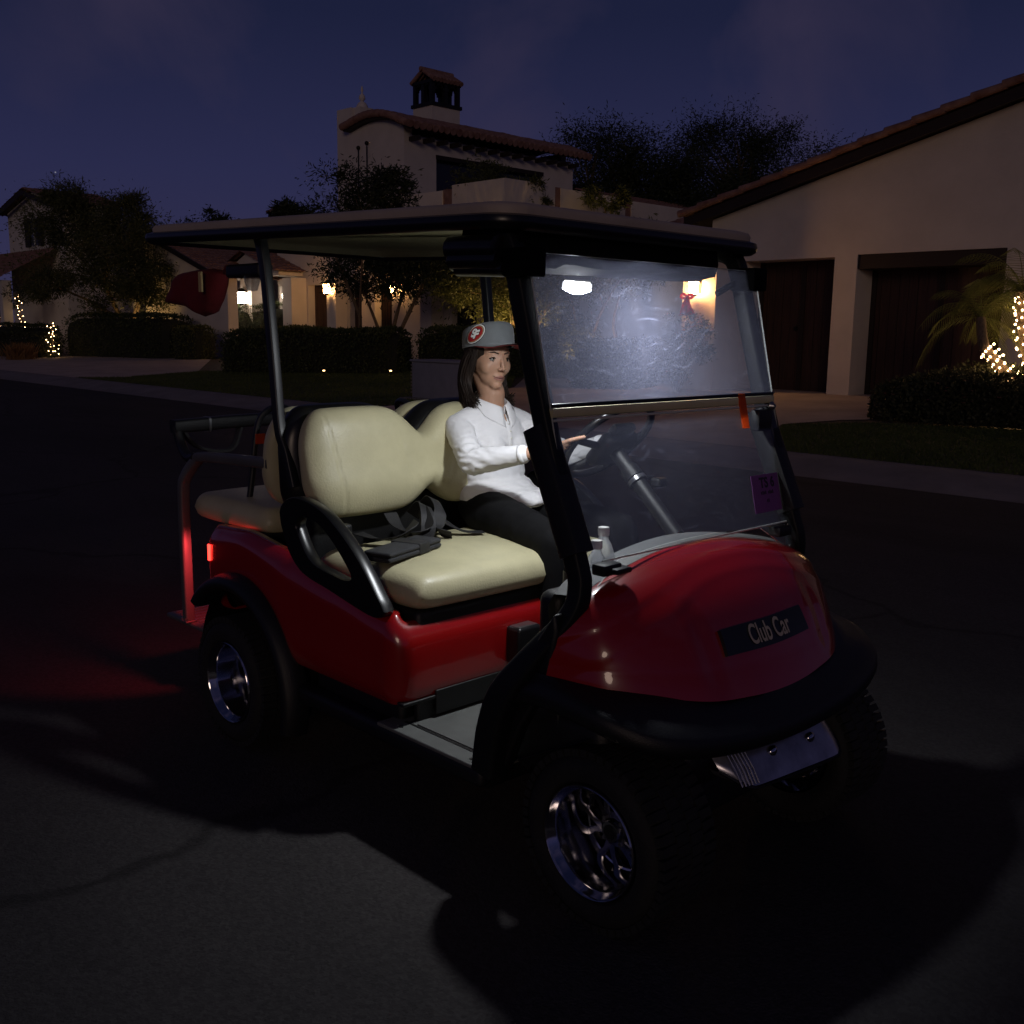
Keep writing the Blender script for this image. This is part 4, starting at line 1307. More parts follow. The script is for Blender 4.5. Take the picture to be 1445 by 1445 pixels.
# feet
for an, yy in ((Ran, -.01), (Lan, .01)):
    chain(bd_, [(an, .036), (an+V((.02, 0, -.045)), .036), (an+V((.15, yy, -.07)), .026)])
me = fused(bd_, .0029, 3, .5)
inv = HR.transposed()
bm = bmesh.new(); bm.from_mesh(me)
hv = []
for v in bm.verts:
    q = inv @ (v.co-HC)
    if q.z > -.12 and not (q.x > .082 and abs(q.y) < .02): hv.append(v)
for k in range(13): bmesh.ops.smooth_vert(bm, verts=hv, factor=.5, use_axis_x=True, use_axis_y=True, use_axis_z=True)
bm.to_mesh(me); bm.free()
# lips coloured on the same surface
bo = obj('body', me, [M['skin'], M['lip']], person)
for p in me.polygons:
    q = inv @ (V(p.center)-HC)
    if q.x > .074 and (abs(q.y)/.0225)**2+((q.z+.0610)/.0088)**2 < 1:
        p.material_index = 1
# mouth line, eyes, brows, lashes
q = MB(); q.tube([H(.0735, -.0275, -.0535), H(.0815, -.013, -.0598), H(.0850, 0, -.0612), H(.0815, .013, -.0598), H(.0735, .0275, -.0535)], [.0007, .0015, .0017, .0015, .0007], n=6)
q.build('mouth_line', M['eye'], bo)
for s in (-1, 1):
    q = MB(); q.ico(H(.0660, s*.0300, .0060), .0114, 3); q.ico(H(.0722, s*.0298, .0055), .0068, 2, mi=1)
    q.build('eye', [M['eyewhite'], M['eye']], bo)
    q = MB(); q.tube([H(.0770, s*.0165, .0080), H(.0785, s*.0300, .0130), H(.0690, s*.0440, .0085)], [.0016, .0034, .0018], n=6); q.build('eyelash', M['eye'], bo)
    q = MB(); q.tube([H(.0755, s*.0180, .0030), H(.0765, s*.0300, -.0015), H(.0690, s*.0415, .0035)], [.0007, .0015, .0008], n=6); q.build('lower_lash', M['eye'], bo)
    q = MB(); q.tube([H(.0825, s*.012, .0275), H(.0785, s*.030, .0335), H(.0645, s*.047, .0300)], [.0020, .0026, .0009], n=6); q.build('eyebrow', M['hair'], bo)

# --- trousers
tr_ = MB()
ell(tr_, (.455, YC, .88), (.118, .172, .078))
for a, b, c in ((Rhip, Rkn, Ran), (Lhip, Lkn, Lan)):
    chain(tr_, [(a, .092), (a.lerp(b, .55), .078), (b, .062), (b.lerp(c, .35), .060), (c+V((0, 0, .02)), .050)], 18)
me = fused(tr_, .008, 4)
def wrinkle(me, amp, sc_, aniso=(1, 1, 1), seed=0., also=None):
    me.update()
    nrm = [v.normal.copy() for v in me.vertices]
    for v, n in zip(me.vertices, nrm):
        p = V((v.co.x*sc_*aniso[0]+seed, v.co.y*sc_*aniso[1], v.co.z*sc_*aniso[2]))
        d = mnoise.noise(p)
        d = (1-abs(d)*2)**1 * .6 + mnoise.noise(p*2.3)*.4
        if also: d = d*also(v.co)
        v.co += n*(amp*d)
wrinkle(me, .004, 14, (1, 1, .6))
obj('trousers', me, [M['trousers']], person)
shb = MB()
for an, yy in ((Ran, -.01), (Lan, .01)): chain(shb, [(an+V((-.01, 0, -.055)), .042), (an+V((.16, yy, -.075)), .032)])
for v_ in range(len(shb.v)):
    x_, y_, z_ = shb.v[v_]; shb.v[v_] = (x_, y_, max(z_, .372))
shb.build('shoe', M['trousers'], person, smooth=60)

# --- shirt
s_ = MB()
ell(s_, (.412, YC, 1.125), (.108, .152, .125))
ell(s_, (.425, YC, 1.00), (.105, .136, .13))
ell(s_, (.45, YC, .93), (.125, .160, .085))
ell(s_, (.520, YC+.01, .920), (.155, .150, .040))          # tail spread on the lap
for s in (-1, 1): ell(s_, (.475, YC+s*.058, 1.105), (.060, .058, .058))
chain(s_, [((.403, YC-.02, 1.215), .058), ((.405, .19, 1.200), .053), (Rsh, .051)], 18)
chain(s_, [((.408, YC+.02, 1.215), .058), ((.412, .375, 1.200), .053), (Lsh, .051)], 18)
chain(s_, [(Rsh, .052), (Rsh.lerp(Rel, .5), .049), (Rel, .044), (Rel.lerp(Rwr, .4), .041), (Rel.lerp(Rwr, .90), .033)], 18)
chain(s_, [(Lsh, .052), (Lsh.lerp(Lel, .5), .049), (Lel, .044), (Lel.lerp(Lwr, .4), .041), (Lel.lerp(Lwr, .90), .033)], 18)
chain(s_, [((.403, YC, 1.215), .066), ((.408, YC, 1.232), .060)], 20)
me = fused(s_, .0055, 5)
def sleeve(co):
    """folds gather at the elbows, the armpits and the waist"""
    d = min((co-Rel).length, (co-Lel).length)
    a = min((co-V((.44, .15, 1.13))).length, (co-V((.46, .42, 1.13))).length)
    return .22+1.25*math.exp(-(d/.085)**2)+.8*math.exp(-(a/.08)**2)+.95*math.exp(-((co.z-.935)/.055)**2)
wrinkle(me, .0078, 19, (1.1, .9, 2.2), 3.1, sleeve)
# open the neck: drop faces inside the collar
so_ = obj('shirt', me, [M['shirt'], M['skin']], person)
for p in me.polygons:
    c_ = p.center
    if c_.z > 1.198 and c_.x > .43 and abs(c_.y-YC) < (c_.z-1.198)*.55: p.material_index = 1
bm = bmesh.new(); bm.from_mesh(me)
kill = [f for f in bm.faces if (f.calc_center_median().z > 1.259) and (f.calc_center_median()-V((.412, YC, f.calc_center_median().z))).length < .060]
bmesh.ops.delete(bm, geom=kill, context='FACES'); bm.to_mesh(me); bm.free()
from mathutils.bvhtree import BVHTree
def bvh_of(mesh): return BVHTree.FromPolygons([v.co.copy() for v in mesh.vertices], [tuple(p.vertices) for p in mesh.polygons])
sb = bvh_of(me)
# collar: two leaves falling from the neck band onto the shoulders
def neck_pt(a, r, z, x0=.416): return V((x0+r*math.cos(a)*1.02, YC+r*math.sin(a), z))
def rest(p, up):
    h = sb.ray_cast(V((p.x, p.y, 1.5)), V((0, 0, -1)))
    return V((p.x, p.y, (h[0].z if h[0] else p.z)+up)) if h[0] and h[0].z > 1.12 else p
cl_ = MB()
for s in (-1, 1):
    rows = []
    for k in range(19):
        t = k/18
        a = s*R(7+172*t)
        zt = 1.297-.046*(1-t)**1.4
        r0 = .0545+.006*(1-t)
        r1 = r0+.030+.002*(1-t)**3
        e = rest(neck_pt(a, r1, zt-.05), .007)
        band = neck_pt(a, r0, zt)
        mid = band.lerp(e, .5)+V((0, 0, .008)); mid = V((mid.x, mid.y, max(mid.z, rest(mid, .006).z)))
        rows.append([neck_pt(a, r0-.001, zt-.03), neck_pt(a, r0-.001, zt-.004), band+V((0, 0, .003)), neck_pt(a, r0+.006, zt), mid, e, e-V((0, 0, .004))])
    cl_.grid(rows)
co_ = cl_.build('collar', M['shirt'], so_, smooth=60, fix=False)
sm = co_.modifiers.new('t', 'SOLIDIFY'); sm.thickness = .003
def front(y, z, off):
    h = sb.ray_cast(V((1.0, y, z)), V((-1, 0, 0)))
    return (h[0]+V((off, 0, 0))) if h[0] else V((.5, y, z))
rows = [[front(YC-.014+(.028)*j/4+.004, 1.200-.100*i/14, .003 if 0 < j < 4 else -.002) for j in range(5)] for i in range(15)]
q = MB(); q.grid(rows); pk = q.build('placket', M['shirt'], so_, smooth=60, fix=False)
for k in range(4):
    q = MB(); q.ico(front(YC+.004, 1.192-.026*k, .0045), .0048, 2, scale=(.5, 1, 1)); q.build('button', M['white'], pk)
for a, b in ((Rel, Rwr), (Lel, Lwr)):
    q = MB(); d_ = (b-a).normalized()
    q.tube([a+(b-a)*.86, a+(b-a)*.90, a+(b-a)*.945], [.0345, .0335, .0325], n=24, caps=False)
    cf = q.build('cuff', M['shirt'], so_, smooth=80); sm = cf.modifiers.new('t', 'SOLIDIFY'); sm.thickness = .003

# --- hair: a scalp cap plus falling locks
hr = MB()
ell(hr, H(-.022, 0, .040), (.096, .081, .080), HM)
ell(hr, H(-.056, 0, -.030), (.046, .068, .080), HM)
def lock(pts, r0, nn):
    P_ = crom(pts, 5); n = len(P_)
    hr.tube(P_, [r0*(.75+.5*math.sin(math.pi*min(1, .15+.85*i/(n-1))))*(1 if i < n-1 else .2) for i in range(n)], n=nn)
rg = random.Random(5)
for s in (-1, 1):
    for k in range(330):
        u = rg.random()
        # root along the hairline from temple round to the nape
        th = R((64 if s < 0 else 60)+(96 if s < 0 else 98)*u)*s
        rx, ry = .088*math.cos(th)-.010, .0775*math.sin(th)
        z0 = .028+rg.uniform(-.01, .012)
        Lz = rg.uniform(.16, .215) if u > .12 else rg.uniform(.12, .18)
        fw_ = .024*(1-u)+rg.uniform(-.012, .012)
        root = V((rx, ry, z0))
        out_ = rg.uniform(-.006, .006)
        p1 = V((rx-.012, ry+s*(.006+out_), z0-.05))
        p2 = V((rx-.018-.010*(1-u), ry+s*(.008+out_)*1.1, z0-.11))
        p3 = V((rx-.012+fw_*.7, ry+s*(.010+out_)*.7, z0-.165))
        p4 = V((rx+.004+fw_*1.5, ry+s*(.012+out_)*.4+rg.uniform(-.008, .008), z0-Lz-.02))
        pts = [HC+HM @ root, HC+HM @ p1, HC+HM @ p2, HC+HM @ p3, HC+HM @ p4]
        lock(pts, rg.uniform(.0011, .0027), 5)
for k in range(160):
    th = R(155+50*rg.random())
    rx, ry = .088*math.cos(th)-.02, .0775*math.sin(th)
    pts = [H(rx, ry, .02), H(rx-.014, ry, -.05), H(rx-.012, ry, -.11), H(rx+.006, ry, -.17)]
    lock(pts, rg.uniform(.0016, .0032), 5)
hr.build('hair', M['hair'], person, smooth=80)

# --- cap
CT = Matrix.Rotation(R(-10), 3, 'Y')     # tipped so the front rides high
def cap_pt(a, v, off=0.):
    """a angle from the front, v 0 at the band .. 1 at the top edge"""
    c, s = math.cos(a), math.sin(a)
    rx = .109-.006*v; ry = .091-.004*v
    hgt = .076 + .010*c
    p = V((c*(rx+off)-.010, s*(ry+off), -.012+hgt*v))
    return HC+HM @ (V((0, 0, .057))+CT @ p)
cr = MB()
na = 72
rows = []
for i in range(na):
    a = 2*math.pi*i/na
    row = [cap_pt(a, 0, -.006), cap_pt(a, 0, 0), cap_pt(a, .12, .001), cap_pt(a, .3, .002), cap_pt(a, .55, .003), cap_pt(a, .8, .002), cap_pt(a, .93, -.001), cap_pt(a, .99, -.006), cap_pt(a, 1.02, -.016)]
    for f in (.6, .3, .0):
        c, s = math.cos(a), math.sin(a)
        p = V((c*.100*f-.010, s*.085*f, -.012+.076*1.03+.010*c*f+.004*(1-f)))
        row.append(HC+HM @ (V((0, 0, .057))+CT @ p))
    rows.append(row)
cr.grid(rows, cu=True)
capo = cr.build('cap', M['cap'], person, smooth=60)
br_ = MB()
rows_t, rows_b = [], []
for i in range(25):
    a = R(-71+142*i/24)
    rt__, rb__ = [], []
    for j in range(9):
        f = j/8
        ext = .074*math.cos(a*1.25)**1.3 if abs(a*1.25) < math.pi/2 else 0
        c, s = math.cos(a), math.sin(a)
        p = V((c*(.109)-.010+f*ext, s*.091*(1+.02*f), -.012-(.006*f*f+.016*(s*s)*f)*min(1, ext/.04)))
        pt = HC+HM @ (V((0, 0, .057))+CT @ p)
        rt__.append(pt+V((0, 0, .002))); rb__.append(pt-V((0, 0, .0025)))
    rows_t.append(rt__); rows_b.append(rb__)
br_.grid(rows_t, 0); br_.grid(rows_b, 1)
br_.build('cap_brim', [M['cap'], M['capunder']], capo, smooth=60, fix=True)
q = MB(); q.tube([cap_pt(2*math.pi*i/48, .16, .0012) for i in range(48)], .0012, n=5, closed=True); q.build('cap_seam', M['cap'], capo)
# round crest on the cap's right side
ca, cv_ = R(-66), .52
def crest(u, v, off):
    # u along the crown (forward +), v up, metres
    return cap_pt(ca+u/.092, cv_+v/.082, .003+off)
cr_ = empty('crest', parent=capo)
def disc(a, b, off, m, nm, shear=.42):
    q = MB()
    c0 = crest(0, 0, off); rows = []
    nn = 40; vs_ = []; fs_ = []
    for jr in range(6):
        f = jr/5
        rows.append([crest(a*f*math.cos(2*math.pi*k/nn)+shear*b*f*math.sin(2*math.pi*k/nn), b*f*math.sin(2*math.pi*k/nn), off) for k in range(nn)])
    q.grid(rows, cv=True)
    rim = [p for p in rows[-1]]
    q.grid([rim, [crest(a*1.01*math.cos(2*math.pi*k/nn)+shear*b*math.sin(2*math.pi*k/nn), b*1.01*math.sin(2*math.pi*k/nn), off-.004) for k in range(nn)]], cv=True)
    q.build(nm, m, cr_, smooth=60, fix=False)
disc(.0335, .0350, .0016, M['eye'], 'crest_edge')
disc(.0318, .0334, .0026, M['logo_white'], 'crest_rim')
disc(.0285, .0300, .0034, M['eye'], 'crest_band')
disc(.0272, .0286, .0042, M['logo_gold'], 'crest_line')
disc(.0256, .0268, .0050, M['logo_red'], 'crest_field')
for ch, dx, dy, dk in (('S', -.0048, .0028, 0), ('F', .0062, -.0030, 0)):
    tv, tf = text_mesh(ch, .0345, .0034)
    q = MB(); q.add([crest(p.x*1.0+.42*(p.y+dy)+dx, p.y*1.12+dy, .0056) for p in tv], tf); q.build('crest_letter_edge', M['eye'], cr_, smooth=0, fix=False)
for ch, dx, dy, dk in (('S', -.0048, .0028, 0), ('F', .0062, -.0030, 0)):
    tv, tf = text_mesh(ch, .034, .0018)
    q = MB(); q.add([crest(p.x*1.0+.42*(p.y+dy)+dx, p.y*1.12+dy, .0064+.0003*(ch == 'F')) for p in tv], tf); q.build('crest_letter', M['logo_white'], cr_, smooth=0, fix=False)

person.location = (-.022, 0, 0)

# the cart, its driver and what lies on it stand with the tyres on the street
bpy.context.view_layer.update()
for o in list(sc.objects):
    if o.parent is None and o.type != 'LIGHT' and o.name != 'camera': o.location.z -= .043
cam.matrix_world = Matrix.Translation((0, 0, -.043)) @ cam.matrix_world
# ------------------------------------------------------------------ ground
def GZ(y):
    if y < 7.4: return 0.
    if y < 8.35:
        t = (y-7.4)/.95; return .12*(t*t*(3-2*t))
    return min(.12+.035*(y-8.35), .36)
def sheet(name, xs, ys, m, dz=0., kind='structure', xf=None):
    q = MB()
    q.grid([[V((xf(x, y) if xf else x, y, GZ(y)+dz)) for y in ys] for x in xs])
    o = q.build(name, m, None, smooth=180, fix=False)
    bm = bmesh.new(); bm.from_mesh(o.data)
    for f in bm.faces:
        f.normal_update()
        if f.normal.z < 0: f.normal_flip()
    bm.to_mesh(o.data); bm.free()
    return tag(o, kind=kind)
def lin(a, b, n): return [a+(b-a)*i/n for i in range(n+1)]
YS = [-160, -60, -20, -8, 0, 4, 7.0, 7.4] + lin(7.5, 8.35, 9) + [9, 10, 12, 14, 15.5, 20, 40, 80, 200, 500]
sheet('ground', [-500, -120, -60, -30, -10, 0, 10, 40, 120, 500], YS, M['bed'])
sheet('street', [-200, -60, -30, -15, 0, 15, 60, 200], [-14, -8, -3, 0, 3, 6, 7.405], M['asphalt'], .004)
sheet('kerb', lin(-120, 60, 60), [7.40]+lin(7.5, 8.35, 9)+[8.5], M['kerb'], .008)
gl = MB()
gl.grid([[V((x, 7.415+.0, .0085)), V((x, 7.44, .0087))] for x in lin(-120, 60, 10)])
tag(gl.build('gutter_joint', M['darkopen'], None, smooth=0, fix=True), kind='structure')
def poly_sheet(name, pts, m, dz, sub=.5):
    """flat polygon draped on the slope"""
    bm = bmesh.new()
    f = bm.faces.new([bm.verts.new((x, y, 0)) for x, y in pts])
    y0, y1 = min(p[1] for p in pts), max(p[1] for p in pts)
    y = math.ceil(y0/sub)*sub
    cuts = [7.5, 7.6, 7.7, 7.8, 7.9, 8.0, 8.1, 8.2, 8.35]
    while y < y1: cuts.append(y); y += sub
    cuts.append(15.207)
    for c in cuts:
        if y0 < c < y1: bmesh.ops.bisect_plane(bm, geom=bm.verts[:]+bm.edges[:]+bm.faces[:], plane_co=(0, c, 0), plane_no=(0, 1, 0))
    for v in bm.verts: v.co.z = GZ(v.co.y)+dz
    for f in bm.faces:
        f.normal_update()
        if f.normal.z < 0: f.normal_flip()
    me = bpy.data.meshes.new(name); bm.to_mesh(me); bm.free()
    me.materials.append(m)
    o = bpy.data.objects.new(name, me); COL.objects.link(o)
    return tag(o, kind='structure')
# driveways
poly_sheet('driveway', [(-11.6, 8.42), (-3.6, 8.42), (-4.2, 9.4), (-4.75, 10.8), (-4.4, 11.8), (-3.4, 13.0), (-2.4, 14.6), (-2.0, 16.9), (-16, 16.9), (-12.8, 13.2), (-11.4, 10.6)], M['concrete'], .012)
poly_sheet('driveway', [(-42, 8.42), (-24.6, 8.42), (-23.6, 9.3), (-24.3, 11.8), (-29.5, 14.9), (-33, 17.0), (-48, 17.0), (-45, 12.5)], M['concrete'], .012)
# lawns
LAWN_R = [(-3.55, 8.42), (14, 8.42), (14, 12.2), (-2.2, 12.2), (-3.9, 11.7), (-4.70, 10.8), (-4.15, 9.4)]
LAWN_M = [(-24.5, 8.42), (-11.7, 8.42), (-11.5, 10.6), (-12.9, 13.2), (-15.8, 16.2), (-20, 15.4), (-24.2, 11.75), (-23.55, 9.3)]
LAWN_L = [(-75, 8.42), (-42.2, 8.42), (-43, 11.5), (-75, 11.5)]
for L_ in (LAWN_R, LAWN_M, LAWN_L): poly_sheet('lawn_ground', L_, M['lawnbase'], .010)
def inside(x, y, P_):
    c = False
    for i in range(len(P_)):
        (x0, y0), (x1, y1) = P_[i-1], P_[i]
        if (y0 > y) != (y1 > y) and x < (x1-x0)*(y-y0)/(y1-y0)+x0: c = not c
    return c
def grass(P_, n, h, name):
    rg = random.Random(3); q = MB(); x0 = min(p[0] for p in P_); x1 = max(p[0] for p in P_); y0 = min(p[1] for p in P_); y1 = max(p[1] for p in P_)
    x1 = min(x1, 6)
    k = 0
    while k < n:
        x, y = rg.uniform(x0, x1), rg.uniform(y0, y1)
        if not inside(x, y, P_): continue
        k += 1
        a = rg.uniform(0, 6.28); w_ = .006+.004*rg.random(); hh = h*rg.uniform(.5, 1.15)
        lx, ly = rg.gauss(0, .35)*hh, rg.gauss(0, .35)*hh
        z = GZ(y)+.008
        dx, dy = math.cos(a)*w_, math.sin(a)*w_
        q.add([(x-dx, y-dy, z), (x+dx, y+dy, z), (x+lx, y+ly, z+hh)], [(0, 1, 2)])
    o = q.build(name, M['lawn'], None, smooth=0, fix=False)
    return tag(o, 'short mown green lawn grass beside the driveways', 'grass', kind='stuff')
grass(LAWN_R, 52000, .040, 'grass')
grass(LAWN_M, 42000, .045, 'grass')

# ------------------------------------------------------------------ foliage
def leaves(q, rg, pts, n, spread, L0, W0, droop=0.3, mi=0):
    for k in range(n):
        c, rad = pts[rg.randrange(len(pts))]
        g = V((rg.gauss(0, 1), rg.gauss(0, 1), rg.gauss(0, 1)*.8))
        p = c+g*(rad*spread)
        d = V((rg.gauss(0, 1), rg.gauss(0, 1), rg.gauss(-droop, .8))); 
        d = (d*.8+g.normalized()*.7).normalized()
        s = d.cross(V((rg.gauss(0, 1), rg.gauss(0, 1), rg.gauss(0, 1)))).normalized()
        L_ = L0*rg.uniform(.6, 1.35); w_ = W0*rg.uniform(.7, 1.3)
        q.add([p, p+d*L_*.5+s*w_, p+d*L_, p+d*L_*.5-s*w_], [(0, 1, 2, 3)], mi)
def tree(name, label, base, forks, crown, nclump, nleaf, L0, W0, m, trunk_r, group=None, cat='tree', seed=1, spread=.36, droop=.3, tips=0, tipm=None):
    rg = random.Random(seed)
    base = V(base)
    t = empty(name, base); tag(t, label, cat, group)
    cl = []
    for i in range(nclump):
        c, r = crown[i % len(crown)]
        while True:
            g = V((rg.uniform(-1, 1), rg.uniform(-1, 1), rg.uniform(-1, 1)))
            if .25 < g.length < 1: break
        g = g.normalized()*(g.length**.45)
        p = V(c)+V((g.x*r[0], g.y*r[1], g.z*r[2]))
        cl.append((p-base, rg.uniform(.55, 1.1)*min(r)*.36))
    tk = MB()
    ends = []
    for path in forks:
        P_ = crom([V(p)-base for p in path], 5); n = len(P_)
        r0 = path_r = trunk_r
        tk.tube(P_, [r0*(1-.62*i/(n-1))*(1+.12*mnoise.noise(P_[i]*3)) for i in range(n)], n=9)
        ends.append(P_[-1]); ends.append(P_[int(n*.7)])
    for p, r in cl[::2]:
        e = min(ends, key=lambda a: (a-p).length)
        mid = (e+p)/2+V((rg.gauss(0, .12), rg.gauss(0, .12), .12))*(p-e).length*.6
        P_ = crom([e, mid, p], 4); n = len(P_)
        tk.tube(P_, [trunk_r*.30*(1-.85*i/(n-1)) for i in range(n)], n=5)
    tk.build('trunk', M['bark'], t, smooth=60)
    q = MB()
    leaves(q, rg, cl, nleaf, spread/.36, L0, W0, droop)
    if tips:   # whippy shoots breaking the outline
        for k in range(tips):
            p, r = cl[rg.randrange(len(cl))]
            c = V(crown[0][0])-base
            d = ((p-c).normalized()+V((rg.gauss(0, .4), rg.gauss(0, .4), .7))).normalized()
            ln = r*rg.uniform(1.6, 3.2)
            sd_ = V((rg.gauss(0, 1), rg.gauss(0, 1), 0)).normalized()*.006
            q.add([p-sd_, p+sd_, p+d*ln+V((0, 0, -.1))], [(0, 1, 2)])
            for j in range(14):
                pp = p+d*ln*j/14+V((0, 0, -.02*j*j*.05))
                dd = (d+V((rg.gauss(0, .7), rg.gauss(0, .7), rg.gauss(0, .5)))).normalized()
                s = dd.cross(V((rg.gauss(0, 1), rg.gauss(0, 1), 1))).normalized()
                q.add([pp, pp+dd*L0*.5+s*W0, pp+dd*L0, pp+dd*L0*.5-s*W0], [(0, 1, 2, 3)])
    q.build('crown', m, t, smooth=0, fix=False)
    return t
def hedge(label, pts, wdt, h, m=None, lumpy=.10, n=9000, lf=.07, seed=2, taper=.10, group='clipped hedges in front of the villas', name='hedge', cat='hedge', flowers=None, nfl=0):
    """clipped hedge along pts, rounded section, leafy skin over a dark core of twigs"""
    rg = random.Random(seed)
    P_ = crom([V((x, y, 0)) for x, y in pts], 8)
    b = V((P_[0].x, P_[0].y, GZ(P_[0].y)))
    t = empty(name, b); tag(t, label, cat, group)
    core = MB(); rows = []
    N_ = len(P_)
    sec = [(-1, 0), (-1.02, .35), (-1, .7), (-.86, .93), (-.5, 1.0), (0, 1.02), (.5, 1.0), (.86, .93), (1, .7), (1.02, .35), (1, 0)]
    def surf(i, a, b_, k=1.0):
        p = P_[i]; T = (P_[min(i+1, N_-1)]-P_[max(i-1, 0)]).normalized(); S = V((-T.y, T.x, 0))
        e = min(i, N_-1-i)/(N_*taper); endk = min(1, (.55 if taper < .2 else .22)+(.45 if taper < .2 else .78)*math.sqrt(max(0, min(1, e))))
        lump = 1+lumpy*mnoise.noise(V((p.x*1.1+a*2, p.y*1.1, b_*2.5)))
        return V((p.x, p.y, 0))+S*(a*wdt*endk*lump*k)+V((0, 0, GZ(p.y)+b_*h*((.72+.28*endk) if taper < .2 else (.25+.75*endk))*(lump*.6+.4)*k))-b
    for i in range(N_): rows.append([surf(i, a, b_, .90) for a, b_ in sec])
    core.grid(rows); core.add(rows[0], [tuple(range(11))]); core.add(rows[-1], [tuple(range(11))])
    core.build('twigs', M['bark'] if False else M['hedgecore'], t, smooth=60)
    q = MB()
    for k in range(n):
        i = rg.randrange(N_); 
        f = rg.random()*10; j = int(f); f -= j
        a = sec[j][0]*(1-f)+sec[min(10, j+1)][0]*f; b_ = sec[j][1]*(1-f)+sec[min(10, j+1)][1]*f
        p = surf(i, a, b_)+V((rg.gauss(0, .06), rg.gauss(0, .06), rg.gauss(0, .03)))
        if i in (0, N_-1) or rg.random() < .06: p = surf(i if i in (0, N_-1) else (0 if rg.random() < .5 else N_-1), a*rg.random(), b_*rg.random())
        nrm = V((0, 0, 1))*b_+V((rg.gauss(0, 1), rg.gauss(0, 1), rg.gauss(0, 1)))
        d = nrm.normalized(); s = d.cross(V((rg.gauss(0, 1), rg.gauss(0, 1), rg.gauss(0, 1)))).normalized()
        L_ = lf*rg.uniform(.6, 1.3); w_ = L_*.32
        q.add([p, p+d*L_*.5+s*w_, p+d*L_, p+d*L_*.5-s*w_], [(0, 1, 2, 3)])
    q.build('leaf_skin', m or M['hedge'], t, smooth=0, fix=False)
    if flowers:
        for k in range(nfl):
            i = rg.randrange(2, N_-2); a = rg.uniform(-1, 1); b_ = rg.uniform(.35, 1)
            aa = -abs(a) if b_ < .9 else a
            p = surf(i, (-1.0 if b_ < .85 else aa), b_)+V((0, 0, .02))
            f_ = MB()
            for j in range(6):
                an = j*1.047+k
                dd = V((math.cos(an), math.sin(an), .5)).normalized(); s = V((-math.sin(an), math.cos(an), 0))
                f_.add([p, p+dd*.03+s*.018, p+dd*.048, p+dd*.03-s*.018], [(0, 1, 2, 3)])
            f_.build('blossom', flowers, t, smooth=0, fix=False)
    return t
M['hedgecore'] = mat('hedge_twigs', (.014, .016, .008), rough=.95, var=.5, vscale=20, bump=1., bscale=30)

hedge('long clipped hedge at the left end of the middle lawn, beneath the lantern pillar', [(-23.6, 12.5), (-22.2, 13.3), (-20.4, 14.3), (-18.9, 15.0)], .85, 1.12, n=15000, seed=3)
hedge('clipped hedge in the middle of the lawn behind the olive tree stems', [(-18.7, 15.6), (-17.2, 16.1), (-15.6, 16.5), (-14.2, 16.9)], .80, 1.16, n=13000, seed=4)
hedge('rounded pale green shrub behind the left end of the middle hedge', [(-25.6, 15.2), (-24.6, 15.5), (-23.6, 15.8)], .8, 1.12, n=5000, seed=5, group=None, name='shrub', cat='shrub', m=M['olive'])
hedge('low clipped hedge across the far left lawn, in front of the lit shrubs', [(-52, 12.6), (-47, 12.9), (-42, 13.1), (-39.6, 13.3)], .8, 1.2, n=9000, seed=6)
hedge('clipped hedge below the uplit tree on the far left', [(-38.8, 14.2), (-36.6, 14.7), (-34.4, 15.1), (-32.6, 15.4)], .9, 1.55, n=12000, seed=7)
hedge('taller dark hedge behind the hedge of the uplit tree', [(-34.8, 18.2), (-32.6, 18.6), (-31.0, 18.9)], .9, 2.0, n=7000, seed=8)
hedge('small rounded shrub at the right end of the far left hedge', [(-32.0, 15.2), (-31.4, 15.35), (-30.8, 15.5)], .55, 1.1, n=3500, seed=9, group=None, name='shrub', cat='shrub', m=M['olive'])
hedge('dark rose bush with pink blossoms on the right lawn before the garage', [(-4.25, 12.55), (-3.2, 12.75), (-2.2, 12.9), (-1.0, 13.0), (1.6, 13.1)], .78, .74, m=M['rose'], n=17000, lumpy=.34, taper=.30, lf=.06, seed=11, group=None, name='rose_bush', cat='bush', flowers=M['petal'], nfl=46)
hedge('bush with white blossoms at the edge of the far left lawn', [(-41.5, 12.2), (-39.6, 12.4), (-37.8, 12.6)], .6, .85, m=M['rose'], n=5000, lumpy=.3, seed=12, group=None, name='flower_bush', cat='bush', flowers=M['petalw'], nfl=16)
hedge('dark boxy shrub beside the driveway seen through the windshield', [(-12.0, 14.4), (-11.2, 14.7), (-10.5, 15.0)], .7, .95, n=6000, seed=13, group=None, name='shrub', cat='shrub')
# tuft of dry ornamental grass
rg = random.Random(4); t = empty('ornamental_grass', (-37.0, 11.3, GZ(11.3))); tag(t, 'tuft of dry orange ornamental grass at the edge of the far left lawn', 'grass tuft')
q = MB()
for k in range(420):
    a = rg.uniform(0, 6.28); l = rg.uniform(.3, .7); r_ = rg.uniform(.05, .5)
    p0 = V((rg.gauss(0, .22), rg.gauss(0, .22), 0)); d = V((math.cos(a)*r_, math.sin(a)*r_, l))
    s = V((-math.sin(a), math.cos(a), 0))*.012
    q.add([p0-s, p0+s, p0+d*.6+s*.7+V((0, 0, .05)), p0+d], [(0, 1, 2, 3)])
q.build('blades', M['dry'], t, smooth=0, fix=False)

